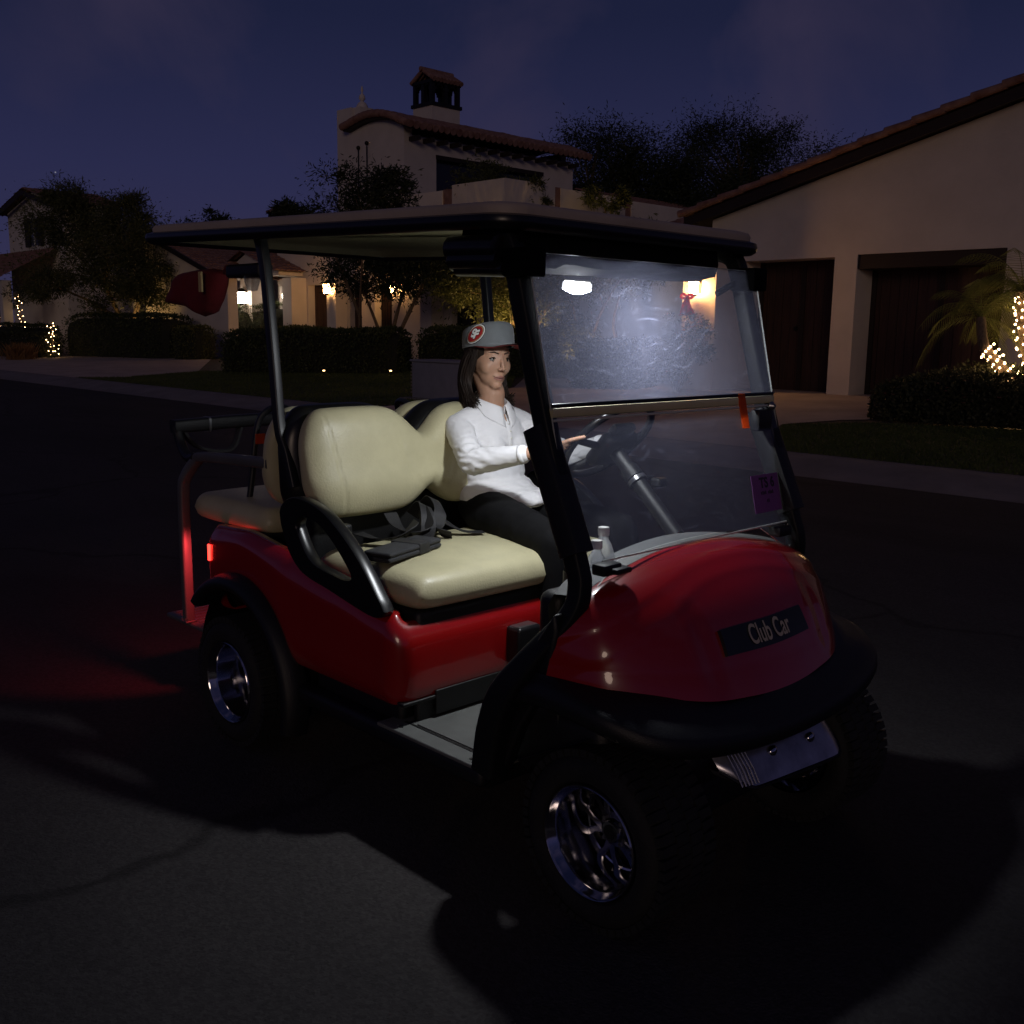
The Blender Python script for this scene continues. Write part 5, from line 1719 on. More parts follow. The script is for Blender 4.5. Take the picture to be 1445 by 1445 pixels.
g1 = 'trees standing before and behind the villas'
tree('olive_tree', 'broad wispy uplit tree on the far left in front of the white house', (-38.2, 15.9, .36),
     [[(-38.2, 15.9, .3), (-38.3, 15.9, 1.2), (-38.7, 15.7, 2.2), (-39.0, 15.4, 3.2)], [(-38.1, 16.0, .3), (-37.8, 16.0, 1.5), (-37.0, 15.9, 2.4), (-36.4, 15.9, 3.1)], [(-38.15, 15.8, 1.2), (-38.8, 15.4, 2.0), (-39.6, 15.0, 2.5)]],
     [((-38.6, 14.0, 4.3), (2.0, 2.0, 1.6)), ((-36.6, 15.2, 4.1), (1.9, 1.9, 1.6)), ((-37.6, 14.6, 5.0), (1.7, 1.7, 1.5)), ((-38.8, 14.0, 5.6), (.8, .8, 1.25)), ((-36.8, 15.6, 5.5), (.75, .75, 1.2)), ((-37.7, 14.4, 2.9), (2.4, 2.2, .7)), ((-35.6, 15.6, 3.2), (1.2, 1.2, .8))],
     120, 44000, .17, .018, M['olive'], .16, g1, seed=21, tips=200, spread=.33)
tree('olive_tree', 'dark multi-stemmed olive tree behind the middle hedge, in front of the villa doors', (-21.5, 16.3, .36),
     [[(-21.5, 16.3, .3), (-21.7, 16.3, 1.3), (-22.3, 16.2, 2.5)], [(-21.3, 16.3, .3), (-20.9, 16.3, 1.2), (-20.2, 16.4, 2.3), (-19.7, 16.5, 3.0)], [(-21.4, 16.4, .3), (-21.3, 16.5, 1.6), (-21.0, 16.8, 3.0)]],
     [((-22.4, 16.2, 3.3), (1.5, 1.3, .75)), ((-20.4, 16.6, 3.3), (1.5, 1.3, .75)), ((-21.4, 16.5, 4.0), (1.6, 1.3, .7)), ((-19.3, 16.8, 3.5), (1.2, 1.1, .7))],
     70, 17000, .15, .020, M['dkleaf'], .085, g1, seed=22, tips=60)
tree('olive_tree', 'yellow-lit olive tree behind the driver, left of the front post', (-17.3, 17.6, .36),
     [[(-17.3, 17.6, .3), (-17.5, 17.6, 1.3), (-18.0, 17.6, 2.4)], [(-17.2, 17.6, .3), (-16.8, 17.7, 1.3), (-16.2, 17.8, 2.3)], [(-17.25, 17.5, .3), (-17.2, 17.4, 1.5), (-17.1, 17.3, 2.6)]],
     [((-18.3, 17.4, 2.5), (1.3, 1.1, .85)), ((-16.6, 17.7, 2.7), (1.3, 1.1, .9)), ((-17.4, 17.5, 3.3), (1.4, 1.2, .8)), ((-18.9, 17.3, 3.1), (1.0, 1.0, .7))],
     70, 16000, .15, .020, M['olive'], .085, g1, seed=23, tips=60)
tree('olive_tree', 'bare-limbed olive tree seen through the windshield beside the driveway', (-12.6, 15.6, .36),
     [[(-12.6, 15.6, .3), (-12.75, 15.6, 1.1), (-12.5, 15.6, 1.9), (-12.0, 15.7, 2.7)], [(-12.7, 15.6, .3), (-13.0, 15.5, 1.2), (-13.3, 15.5, 2.2)], [(-12.5, 15.7, .3), (-12.2, 15.9, 1.0), (-12.35, 15.9, 1.7), (-12.2, 15.9, 2.3)]],
     [((-12.4, 15.8, 3.2), (1.3, 1.1, .7)), ((-13.2, 15.5, 2.7), (.9, .9, .6)), ((-13.0, 15.3, 1.35), (.6, .5, .35))],
     44, 7000, .13, .018, M['olive'], .06, g1, seed=24, tips=30)
tree('olive_tree', 'small dark tree rising behind the cart roof, left of the iron cross on the villa', (-21.8, 15.6, .36),
     [[(-21.8, 15.6, .3), (-21.6, 15.5, 2.0), (-20.4, 14.8, 4.2)], [(-21.7, 15.6, 1.8), (-22.1, 15.0, 3.6), (-22.2, 14.4, 4.6)]],
     [((-20.0, 14.7, 4.9), (.85, .8, .8)), ((-20.9, 14.5, 4.9), (.8, .8, .75)), ((-19.3, 14.8, 5.0), (.55, .55, .55)), ((-22.6, 14.0, 4.75), (.45, .5, .4))],
     52, 8500, .15, .018, M['dkleaf'], .05, g1, seed=25, tips=110)
tree('desert_tree', 'tall dark tree crown behind the villa terrace, just right of the tower roof', (-28.0, 33.5, .36),
     [[(-28, 33.5, .3), (-27.8, 33.5, 4), (-27.0, 33.5, 7)], [(-28, 33.5, 2.5), (-29, 33.5, 5), (-29, 33.5, 7.5)]],
     [((-28.2, 33.4, 8.6), (2.0, 2.0, 2.1)), ((-26.2, 34.4, 8.0), (2.2, 2.0, 2.1)), ((-28.0, 33.2, 6.6), (2.4, 2.0, 1.6)), ((-24.9, 35.4, 7.4), (2.0, 2.0, 1.8))],
     150, 60000, .17, .022, M['dkleaf'], .2, g1, seed=26, tips=220, spread=.30)
tree('desert_tree', 'broad dark tree crown behind the villa, between its terrace and the garage roof', (-25.6, 39.5, .36),
     [[(-25.6, 39.5, .3), (-25.5, 39.5, 4), (-25.0, 39.6, 7)], [(-25.6, 39.5, 2.5), (-24.5, 40, 5), (-23.6, 41, 7)]],
     [((-26.2, 39.3, 9.2), (2.2, 2.0, 2.0)), ((-24.2, 41.0, 8.8), (2.3, 2.0, 1.9)), ((-25.0, 40.0, 7.0), (3.2, 2.4, 1.8)), ((-22.0, 42.8, 8.2), (1.6, 1.8, 1.4))],
     150, 60000, .17, .022, M['dkleaf'], .2, g1, seed=27, tips=220, spread=.30)
tree('desert_tree', 'small far tree top left of the little chimney above the cart roof', (-41, 21.5, .36),
     [[(-41, 21.5, .3), (-41, 21.5, 3), (-40.6, 21.5, 5)]],
     [((-40.9, 21.2, 5.9), (1.0, 1.0, .8)), ((-40.0, 21.6, 5.7), (.8, .8, .6))],
     24, 3500, .20, .03, M['dkleaf'], .12, g1, seed=28, tips=30)
for i, (x, y, z, lb) in enumerate(((-21.2, 20.0, 5.55, 'leafy shrub on the villa terrace, left of the two parapet plants'), (-19.6, 20.6, 5.45, 'thin wiry shrub on the villa terrace at the parapet corner'), (-18.2, 22.4, 5.35, 'trailing shrub at the right end of the villa terrace'))):
    tree('terrace_shrub', lb, (x, y, z-.6), [[(x, y, z-.65), (x+.05, y, z-.2), (x+.1, y, z+.3)], [(x, y, z-.65), (x-.2, y, z-.1), (x-.4, y, z+.3)]],
         [((x, y-.2, z+.35-(.2 if i else 0)), (.9 if i == 0 else .7, .6, .55 if i == 0 else .3))], 22, 2600 if i == 0 else 1300, .15, .018, M['olive'], .03, 'shrubs on the villa terrace', cat='shrub', seed=30+i, tips=50)
tree('garden_shrub', 'thin flowering shrub under the red-ribboned lantern', (-9.35, 14.4, .34), [[(-9.35, 14.4, .33), (-9.3, 14.4, .9), (-9.45, 14.4, 1.5)], [(-9.35, 14.4, .33), (-9.1, 14.4, .9), (-9.0, 14.4, 1.6)], [(-9.4, 14.4, .33), (-9.65, 14.4, .8), (-9.8, 14.4, 1.3)]],
     [((-9.45, 14.4, 1.2), (.42, .35, .6)), ((-9.0, 14.5, 1.5), (.25, .25, .45))], 30, 1300, .09, .013, M['olive'], .02, None, cat='shrub', seed=41, tips=26)

# ------------------------------------------------------------------ building helpers
def bpart(parent, name, m, *boxes, smooth=0, bevel=0):
    q = MB()
    for b in boxes: q.box(*b)
    return q.build(name, m, parent, smooth=smooth, bevel=bevel)
def wall_holes(x0, x1, z0, z1, holes, y0, y1):
    """boxes of a wall along x with rectangular openings (hx0,hx1,hz0,hz1)"""
    xs = sorted({x0, x1}|{h[0] for h in holes}|{h[1] for h in holes})
    out = []
    for a, b in zip(xs, xs[1:]):
        zz = [(z0, z1)]
        for h in holes:
            if h[0] <= a+1e-6 and h[1] >= b-1e-6:
                nz_ = []
                for p, r_ in zz:
                    if h[2] > p: nz_.append((p, min(r_, h[2])))
                    if h[3] < r_: nz_.append((max(p, h[3]), r_))
                zz = [w_ for w_ in nz_ if w_[1]-w_[0] > 1e-4]
        for p, r_ in zz: out.append((a, b, y0, y1, p, r_))
    return out
def tiles(parent, o, u, v, ul, vl, pitch=.25, course=.36, amp=.055, name='roof_tiles', nd=None):
    """barrel tiles: u along the eave, v up the slope (unit vectors)"""
    o, u, v = V(o), V(u).normalized(), V(v).normalized(); n = u.cross(v).normalized()
    if n.z < 0: n = -n
    q = MB(); nu = max(2, int(round(ul/pitch))); nc = max(1, int(round(vl/course)))
    rr = random.Random(9)
    for c in range(nc):
        rows = [[], []]
        jit = [rr.uniform(-.012, .012) for _ in range(nu+1)]
        for i in range(nu*6+1):
            f = i/6.0; k = f % 1.0
            hgt = amp*(math.sin(math.pi*k)**.8) if True else 0
            if i == nu*6: hgt = 0
            for e in (0, 1):
                t = min(vl, (c+e*1.06)*vl/nc)
                rows[e].append(o+u*(f*ul/nu)+v*t+n*(hgt+(.030 if e == 0 else .004)+jit[int(f)]*.5))
        q.grid([rows[0], rows[1]])
        q.grid([[p-n*.028 for p in rows[0]], rows[0]])
    return q.build(name, M['tile'], parent, smooth=50, fix=False)

# ------------------------------------------------------------------ garage house on the right
gh = empty('garage_house', (-6, 16, .36)); tag(gh, 'stucco house with two dark garage doors under a long tiled gable roof on the right', 'house')
def at(o, x, y, z): return (o.location.x+x, o.location.y+y, o.location.z+z)
def loc(o):          # parts below are written in world coordinates and parented to the root
    for c in list(o.children):
        c.location = c.location-o.location if c.location.length > 1e-9 else -o.location
YW = 15.9
rk = lambda x: 3.846+(x+9.59)*.2475        # underside of the rake
q = MB()
cols = sorted([-9.75, -8.9, -6.93, -6.47, -3.78, 6.0])
holes = [(-8.95, -6.93, .30, 2.945), (-6.47, -3.78, .30, 2.975), (-3.25, -.6, .30, 2.975)]
xs = sorted({-9.75, 6.0}|{h[0] for h in holes}|{h[1] for h in holes})
for a, b in zip(xs, xs[1:]):
    zb = .30
    for h in holes:
        if h[0] <= a+1e-6 and h[1] >= b-1e-6: zb = h[3]
    ztop = lambda x: rk(x) if x < 3 else rk(3)-(x-3)*.2475
    pts = [(a, zb), (b, zb), (b, ztop(b)), (a, ztop(a))]
    q.prism(pts, lambda x, z, y: V((x, y, z)), YW, YW+.62)
q.box(-9.75, -9.1, YW+.62, 26, .30, 3.9)
q.build('wall', M['stucco'], gh, smooth=0)
dk_ = MB(); dk_.box(-9.4, 6, YW+1.6, YW+1.7, .3, 3.4); dk_.build('back_wall', M['darkopen'], gh, smooth=0)
for i, (x0, x1, z0, z1) in enumerate(holes):
    dr = empty('garage_door', parent=gh)
    q = MB(); n = int((x1-x0)/.17)
    for k in range(n):
        a, b = x0+(x1-x0)*k/n, x0+(x1-x0)*(k+1)/n
        q.box(a+.004, b-.004, YW+.66+.004*(k % 2), YW+.72, .372, z1-.004)
    q.build('door_boards', M['wood'], dr, smooth=0)
    xm = (x0+x1)/2
    bpart(dr, 'door_frame', M['beam'], (x0-.0, x0+.09, YW+.625, YW+.66, .37, z1), (x1-.09, x1, YW+.625, YW+.66, .37, z1), (xm-.05, xm+.05, YW+.64, YW+.664, .37, z1-.1))
    q = MB(); q.lathe([(0, -.05), (.035, -.045), (.04, -.03), (.015, -.02), (.015, 0), (.05, .0)], c=(xm-.12, YW+.66, 1.62), axis='y', n=12); q.build('handle', M['iron'], dr)
    if i: bpart(gh, 'lintel', M['beam'], (x0+.003, x1-.003, YW+.02, YW+.60, z1-.26, z1-.003))
# rake board and tiles
q = MB()
q.prism([(-10.25, rk(-10.25)-.02), (3.0, rk(3.0)-.02), (3.0, rk(3)+.17), (-10.25, rk(-10.25)+.17)], lambda x, z, y: V((x, y, z)), YW-.32, YW-.26)
q.prism([(-10.25, rk(-10.25)+.03), (3.0, rk(3.0)+.03), (3.0, rk(3)+.09), (-10.25, rk(-10.25)+.09)], lambda x, z, y: V((x, y, z)), YW-.26, 26)
q.prism([(3.0, rk(3.0)+.03), (9.0, rk(3.0)-1.45), (9.0, rk(3.0)-1.39), (3.0, rk(3)+.09)], lambda x, z, y: V((x, y, z)), YW-.26, 26)
q.build('rake_board', M['beam'], gh, smooth=0)
sl = V((1, 0, .2475)).normalized()
tiles(gh, (-10.35, YW-.40, rk(-10.35)+.20), (0, 1, 0), sl, 10.4, 13.7, pitch=.26, course=.52)
q = MB()   # rake-edge barrel tiles stepping up the gable
n = 27
for k in range(n):
    t0, t1 = k/n, (k+1.12)/n
    p0 = V((-10.35, YW-.36, rk(-10.35)+.245))+sl*(13.7*t0); p1 = V((-10.35, YW-.36, rk(-10.35)+.245))+sl*(13.7*min(1, t1))
    q.tube([p0+V((0, 0, .030)), p1+V((0, 0, .0))], [.075, .062], n=10)
q.build('rake_tiles', M['tile'], gh, smooth=50)
bpart(gh, 'lantern_pier', M['stucco'], (-9.75, -8.95, 14.98, YW-.003, .30, 3.0))
bpart(gh, 'side_wing', M['stucco2'], (-14.5, -9.752, 17.5, 26, .30, 3.2))
tiles(gh, (-15.0, 17.0, 3.2), (1, 0, 0), V((0, 1, .3)).normalized(), 5.6, 6.5)

def lantern(x, y, z, m, label, s=1., power=0, col=(1, .55, .2), group='lit wall lanterns on the houses'):
    t = empty('wall_lantern', (x, y, z)); tag(t, label, 'lantern', group)
    q = MB()
    q.box(-.05*s, .05*s, .04*s, .17*s, .10*s, .13*s); q.box(-.06*s, .06*s, .145*s, .17*s, -.08*s, .16*s)
    q.lathe([(0, .20*s), (.03*s, .19*s), (.11*s, .12*s), (.115*s, .105*s), (0, .105*s)], axis='z', n=8)
    q.lathe([(0, -.15*s), (.03*s, -.145*s), (.09*s, -.12*s), (.09*s, -.105*s), (0, -.105*s)], axis='z', n=8)
    for k in range(4):
        a = math.pi/4+k*math.pi/2; q.tube([(.085*s*math.cos(a), .085*s*math.sin(a), -.11*s), (.10*s*math.cos(a), .10*s*math.sin(a), .11*s)], .007*s, n=5)
    q.build('lantern_frame', M['iron'], t, smooth=30)
    g = MB(); g.lathe([(.075*s, -.103*s), (.088*s, .103*s), (0, .104*s)], axis='z', n=8); g.lathe([(0, -.104*s), (.075*s, -.103*s)], axis='z', n=8)
    g.build('lantern_glass', m, t, smooth=0)
    return t
lantern(-9.36, 14.80, 2.38, M['lantern_warm'], 'glowing orange lantern with a red bow on the garage pier', 1.15)
t = empty('ribbon_bow', (-9.36, 14.62, 2.19)); tag(t, 'red ribbon bow hanging under the garage lantern', 'bow')
q = MB()
for s in (-1, 1):
    q.tube(crom([(0, 0, .02), (s*.08, -.03, .07), (s*.15, -.02, .03), (s*.09, -.01, -.01), (0, 0, .0)], 5), .028, n=8, sq=(.25, 1.), up=(0, 1, 0))
    q.build('bow_loop', M['ribbon'], t, smooth=60) if False else None
q.build('bow_loop', M['ribbon'], t, smooth=60)
for s in (-1, 1):
    q = MB(); rows = []
    for k in range(9):
        f = k/8; w_ = .03+.095*f
        c = V((s*(.02+.085*f), -.01-.02*math.sin(f*5), -.02-.36*f))
        rows.append([c+V((-w_, -.012*math.cos(f*4), (.03 if k == 8 else 0))), c+V((0, .012, (-.0 if k < 8 else .07))), c+V((w_, -.012, 0))])
    q.grid(rows); b_ = q.build('bow_tail', M['ribbon'], t, smooth=60, fix=False); sm = b_.modifiers.new('t', 'SOLIDIFY'); sm.thickness = .006

# ------------------------------------------------------------------ villa in the middle
vl = empty('villa', (-26, 20, .36)); tag(vl, 'two-storey stucco villa with tiled tower roof, arched chimney lantern and roof terrace', 'house')
TX0, TX1, TY0, TY1 = -29.1, -25.24, 20.0, 28.3
def arcz(x):   # gable curve of the tower front
    t = (x+28.2)/(28.2-25.24)
    return 8.38+.42*math.sin(min(1, max(0, t))*math.pi*.62+.15)-.38*max(0, t)**2
q = MB()
pts = [(TX0+.85, 3.3), (TX1, 3.3), (TX1, 7.95)]+[(TX1-(TX1-TX0-.9)*k/12, arcz(TX1-(TX1-TX0-.9)*k/12)-.06) for k in range(13)]+[(TX0+.85, 8.3)]
q.prism(pts, lambda x, z, y: V((x, y, z)), TY0, TY0+.35)
q.box(TX0, TX0+.85, TY0, TY0+1.2, .3, 9.18)
for b in [(TX1-.38, TX1, TY0+.35, 21.4, 3.3, 7.93), (TX1-.38, TX1, 26.64, TY1, 3.3, 7.93), (TX1-.38, TX1, 21.4, 26.64, 3.3, 5.4), (TX1-.38, TX1, 21.4, 26.64, 7.40, 7.93), (TX0, TX1-.38, TY1-.3, TY1, 3.3, 8.3), (TX0+.01, TX0+.3, TY0+1.2, TY1-.3, .3, 8.3)]: q.box(*b)
q.build('tower_wall', M['stucco'], vl, smooth=0)
bpart(vl, 'loggia_glass', M['darkopen'], (TX1-.36, TX1-.30, 21.4, 26.64, 5.4, 7.40))
bpart(vl, 'loggia_beam', M['beam'], (TX1-.28, TX1+.02, 21.38, 26.66, 7.28, 7.42))
q = MB()
q.lathe([(0, 9.95), (.03, 9.90), (.05, 9.78), (.02, 9.70), (.10, 9.60), (.12, 9.50), (.05, 9.42), (.14, 9.36), (.20, 9.26), (.22, 9.18), (0, 9.18)], c=(TX0+.98, TY0+.4, 0), axis='z', n=14)
q.build('finial', M['stucco'], vl, smooth=60)
bpart(vl, 'finial_plinth', M['stucco'], (TX0+.72, TX0+1.24, TY0+.12, TY0+.68, 8.7, 9.179))
# tower roof: curved front verge, slope falling to the right-hand eave
q = MB(); rows = []
NX = 54
for c in range(28):
    for e in (0, 1):
        y = TY0-.35+(TY1+.75-TY0)*(c+e*1.04)/28
        row = []
        for i in range(13*2+1):
            x = -28.35+(28.35-24.62)*i/26
            z = arcz(min(x, TX1))-.0 if x < TX1 else arcz(TX1)-(x-TX1)*.42
            row.append(V((x, y, z+(.035 if e == 0 else 0)+.02+.03*(i % 2))))
        rows.append(row)
# tiles run down the slope: barrels side by side along y
q = MB()
nb = 34
for k in range(nb):
    y = TY0-.35+(TY1+.75-TY0)*(k+.5)/nb
    pth = []
    for i in range(10):
        x = -28.35+(28.35-24.60)*i/9
        z = arcz(min(x, TX1)) if x < TX1 else arcz(TX1)-(x-TX1)*.42
        pth.append(V((x, y, z+.04+.02*mnoise.noise(V((x*3, y*3, 0))))))
    q.tube(pth, [.125*(1+.05*math.sin(i*2.1+k)) for i in range(10)], n=10)
q.build('tower_roof_tiles', M['tile'], vl, smooth=50)
q = MB(); rows = []
for i in range(16):
    x = -28.30+(28.30-24.66)*i/15
    z = arcz(min(x, TX1)) if x < TX1 else arcz(TX1)-(x-TX1)*.42
    rows.append([V((x, TY0-.30, z-.02)), V((x, TY1+.3, z-.02)), V((x, TY1+.3, z-.12)), V((x, TY0-.30, z-.12))])
q.grid(rows, cv=True); q.build('roof_deck', M['beam'], vl, smooth=0)
for k in range(14): bpart(vl, 'rafter_tail', M['beam'], (TX1+.003, TX1+.5, 20.2+.6*k, 20.32+.6*k, 7.72, 7.86)) if True else None
# verge tiles stepping along the curved front gable
q = MB()
for k in range(14):
    x0 = -28.35+3.7*k/14; x1 = -28.35+3.7*(k+1.15)/14
    z0, z1 = [arcz(min(x, TX1)) if x < TX1 else arcz(TX1)-(x-TX1)*.42 for x in (x0, x1)]
    q.tube([(x0, TY0-.33, z0+.03), (x1, TY0-.33, z1+.06)], [.13, .115], n=10)
q.build('verge_tiles', M['tile'], vl, smooth=50)
# chimney with arched lantern
ch = empty('chimney', parent=vl)
CX0, CX1, CY0, CY1 = -27.25, -26.2, 22.0, 23.3
bpart(ch, 'chimney_base', M['stucco'], (CX0, CX1, CY0, CY1, 8.2, 9.28))
q = MB()
q.box(CX0-.06, CX1+.06, CY0-.06, CY1+.06, 9.28, 9.40); q.box(CX0-.03, CX1+.03, CY0-.03, CY1+.03, 10.05, 10.16)
for xx in (CX0+.07, (CX0+CX1)/2, CX1-.07):
    for yy in (CY0+.07, (CY0+CY1)/2, CY1-.07):
        if abs(xx-(CX0+CX1)/2) < .01 and abs(yy-(CY0+CY1)/2) < .01: continue
        q.box(xx-.075, xx+.075, yy-.075, yy+.075, 9.40, 10.05)
# little arches
for face in range(4):
    for half in (0, 1):
        for k in range(7):
            a = math.pi*k/6
            w_ = .16; 
            u = w_*math.cos(a); zz = 9.84+.16*math.sin(a)
            if face < 2:
                xx = CX0+.30+.45*half+u; yy = CY0+.05 if face == 0 else CY1-.05
                q.box(xx-.045, xx+.045, yy-.05, yy+.05, zz, 10.05)
            else:
                yy = CY0+.36+.58*half+u*1.3; xx = CX0+.05 if face == 2 else CX1-.05
                q.box(xx-.05, xx+.05, yy-.06, yy+.06, zz, 10.05)
q.build('chimney_arcade', M['iron'], ch, smooth=0)
q = MB()
for k in range(9):
    a = k/9
    for sx in (0, 1):
        yy = CY0-.06+(CY1-CY0+.12)*(k+.5)/9
        q.tube([((CX0+CX1)/2, yy, 10.52), (CX1+.12 if sx else CX0-.12, yy, 10.14)], [.075, .085], n=8)
q.tube([((CX0+CX1)/2, CY0-.10, 10.55), ((CX0+CX1)/2, CY1+.10, 10.55)], .085, n=8)
q.build('chimney_cap', M['tile'], ch, smooth=50)
# iron cross ornament on the tower front
q = MB()
for xx in (-27.75, -27.25): q.tube([(xx, TY0-.06, 5.9), (xx, TY0-.06, 7.75)], .022, n=6)
q.tube([(-28.2, TY0-.06, 6.55), (-26.35, TY0-.06, 6.75)], .022, n=6)
for p in ((-27.75, 7.75), (-27.25, 7.85), (-28.2, 6.55), (-26.35, 6.75)): q.ico((p[0], TY0-.06, p[1]), .075, 2)
q.build('iron_ornament', M['iron'], vl, smooth=60)
bpart(vl, 'arched_niche', M['darkopen'], (-26.95, -26.6, TY0-.012, TY0+.0, 5.9, 6.65))
# ground floor wing with the doors, and the terrace on it
WX0, WX1 = -33.4, -19.17
gholes = [(-31.6, -30.45, .3, 3.05), (-29.65, -27.75, .3, 3.05), (-27.15, -26.35, .3, 2.9), (-25.6, -24.65, .3, 2.95), (-23.1, -22.62, .7, 2.9), (-21.6, -20.4, .3, 2.9)]
q = MB()
for b in wall_holes(-31.7, WX1, .3, 5.05, gholes, 19.0, 19.4): q.box(*b)
q.box(WX1-.35, WX1, 19.4, 28, .3, 5.05); q.box(-31.7, WX1-.35, 19.4, 28, 3.35, 3.45)
q.build('ground_floor_wall', M['stucco'], vl, smooth=0)
for i, h in enumerate(gholes):
    if i in (0, 1, 2, 3):
        d_ = empty('entrance_door', parent=vl); q = MB(); n = max(4, int((h[1]-h[0])/.16))
        for k in range(n): q.box(h[0]+(h[1]-h[0])*k/n+.006, h[0]+(h[1]-h[0])*(k+1)/n-.006, 19.28+.008*(k % 2), 19.34, h[2], h[3])
        q.build('door_boards', M['boxgrey'] if i == 0 else M['wood'], d_, smooth=0)
        q = MB(); q.ico((h[1]-.12, 19.25, 1.35), .035, 2); q.build('handle', M['iron'], d_)
        if i == 3:
            q = MB()
            for k in range(6): q.tube([(h[0]+.1+.15*k, 19.24, .5), (h[0]+.1+.15*k, 19.24, 2.8)], .012, n=6)
            for zz in (1.0, 1.8, 2.6): q.tube([(h[0]+.06, 19.24, zz), (h[1]-.06, 19.24, zz)], .012, n=6)
            q.build('iron_grille', M['iron'], d_, smooth=50)
    else: 
        wn = bpart(vl, 'window', M['darkopen'], (h[0], h[1], 19.30, 19.34, h[2], h[3]))
        bpart(wn, 'window_frame', M['beam'], (h[0], h[0]+.05, 19.22, 19.30, h[2], h[3]), (h[1]-.05, h[1], 19.22, 19.30, h[2], h[3]), ((h[0]+h[1])/2-.02, (h[0]+h[1])/2+.02, 19.24, 19.30, h[2], h[3]))
bpart(vl, 'portico_pier', M['stucco'], (-32.65, -31.85, 17.95, 18.75, .3, 3.5))
bpart(vl, 'portico_pier', M['stucco'], (-30.35, -29.75, 18.35, 18.99, .3, 3.3))
bpart(vl, 'portico_pier', M['stucco'], (-27.72, -27.18, 18.5, 18.99, .3, 3.2))
bpart(vl, 'portico_pier', M['stucco'], (-22.55, -22.0, 18.5, 18.99, .3, 3.3))
q = MB(); q.prism([(-34.2, 3.45), (-32.2, 4.25), (-30.0, 3.50), (-30.0, 3.38), (-34.2, 3.30)], lambda x, z, y: V((x, y, z)), 18.0, 19.0); q.build('portico_gable', M['stucco'], vl, smooth=0)
tiles(vl, (-34.4, 17.7, 3.45), (0, 1, 0), V((2.2, 0, .85)).normalized(), 3.5, 2.36, pitch=.24)
tiles(vl, (-29.8, 17.7, 3.50), (0, 1, 0), V((-2.4, 0, .80)).normalized(), 3.5, 2.55, pitch=.24)
tr = empty('terrace', parent=vl)
bpart(tr, 'parapet', M['stucco'], (-25.15, -21.95, 18.9, 19.15, 4.9, 5.72), (-21.5, -19.17, 18.9, 19.15, 4.9, 5.84))
bpart(tr, 'parapet', M['stucco'], (-19.42, -19.17, 19.15, 21.0, 4.9, 5.84), (-19.42, -19.17, 21.25, 24.3, 4.9, 5.78), (-19.42, -19.17, 24.6, 28.0, 4.9, 5.72))
bpart(tr, 'parapet_post', M['tile'], (-21.95, -21.5, 18.93, 19.12, 4.9, 5.74)); bpart(tr, 'parapet_post', M['tile'], (-19.40, -19.19, 21.0, 21.25, 4.9, 5.80)); bpart(tr, 'parapet_post', M['tile'], (-19.40, -19.19, 24.3, 24.6, 4.9, 5.74))
bpart(vl, 'rear_wing', M['stucco'], (-25.2, -19.45, 28.1, 40, .3, 5.4))
tiles(vl, (-19.1, 28.0, 5.3), (0, 1, 0), V((-1, 0, .28)).normalized(), 12, 6.0)
lantern(-32.3, 17.78, 2.60, M['lantern_white'], 'very bright white lantern on the portico pier of the villa', 1.9)
lantern(-27.45, 18.33, 2.85, M['lantern_amber'], 'glowing amber lantern between the dark doors of the villa', 1.5)
lantern(-24.42, 18.83, 2.80, M['lantern_amber'], 'amber lantern to the right of the iron-grille door', 1.1)
lantern(-31.0, 18.83, 2.65, M['lantern_white'], 'pale lantern beside the grey door of the villa, half hidden by leaves', .9)
# detached pillar lit from below
pr = empty('garden_pillar', (-18.1, 18.4, .36)); tag(pr, 'stucco garden pillar glowing amber from an uplight, behind the driver\'s face', 'pillar')
q = MB(); q.rbox(-.16, .16, -.16, .16, 0, 2.5, .02); q.build('pillar_shaft', M['stucco'], pr); q = MB(); q.rbox(-.22, .22, -.22, .22, 2.5, 2.62, .02); q.build('pillar_cap', M['stucco'], pr)
# little chimney behind the cart roof
sc_ = empty('far_house', (-37.4, 23, .36)); tag(sc_, 'far house with a small arched chimney just above the cart roof', 'house')
bpart(sc_, 'wall', M['stucco'], (-42, -34.6, 22, 30, .3, 4.2))
tiles(sc_, (-42.5, 21.6, 4.2), (1, 0, 0), V((0, 1, .32)).normalized(), 8.2, 5)
c2 = empty('chimney', parent=sc_)
bpart(c2, 'chimney_base', M['stucco'], (-37.9, -37.0, 22.4, 23.1, 4.2, 6.1))
q = MB(); q.box(-37.95, -36.95, 22.35, 23.15, 6.1, 6.2)
for xx in (-37.85, -37.45, -37.05):
    for yy in (22.45, 23.05): q.box(xx-.06, xx+.06, yy-.06, yy+.06, 6.2, 6.5)
q.build('chimney_arcade', M['iron'], c2, smooth=0)
q = MB(); q.lathe([(0, 6.75), (.35, 6.66), (.66, 6.5), (.64, 6.45), (0, 6.45)], c=(-37.45, 22.75, 0), axis='z', n=14); q.build('chimney_cap', M['tile'], c2)

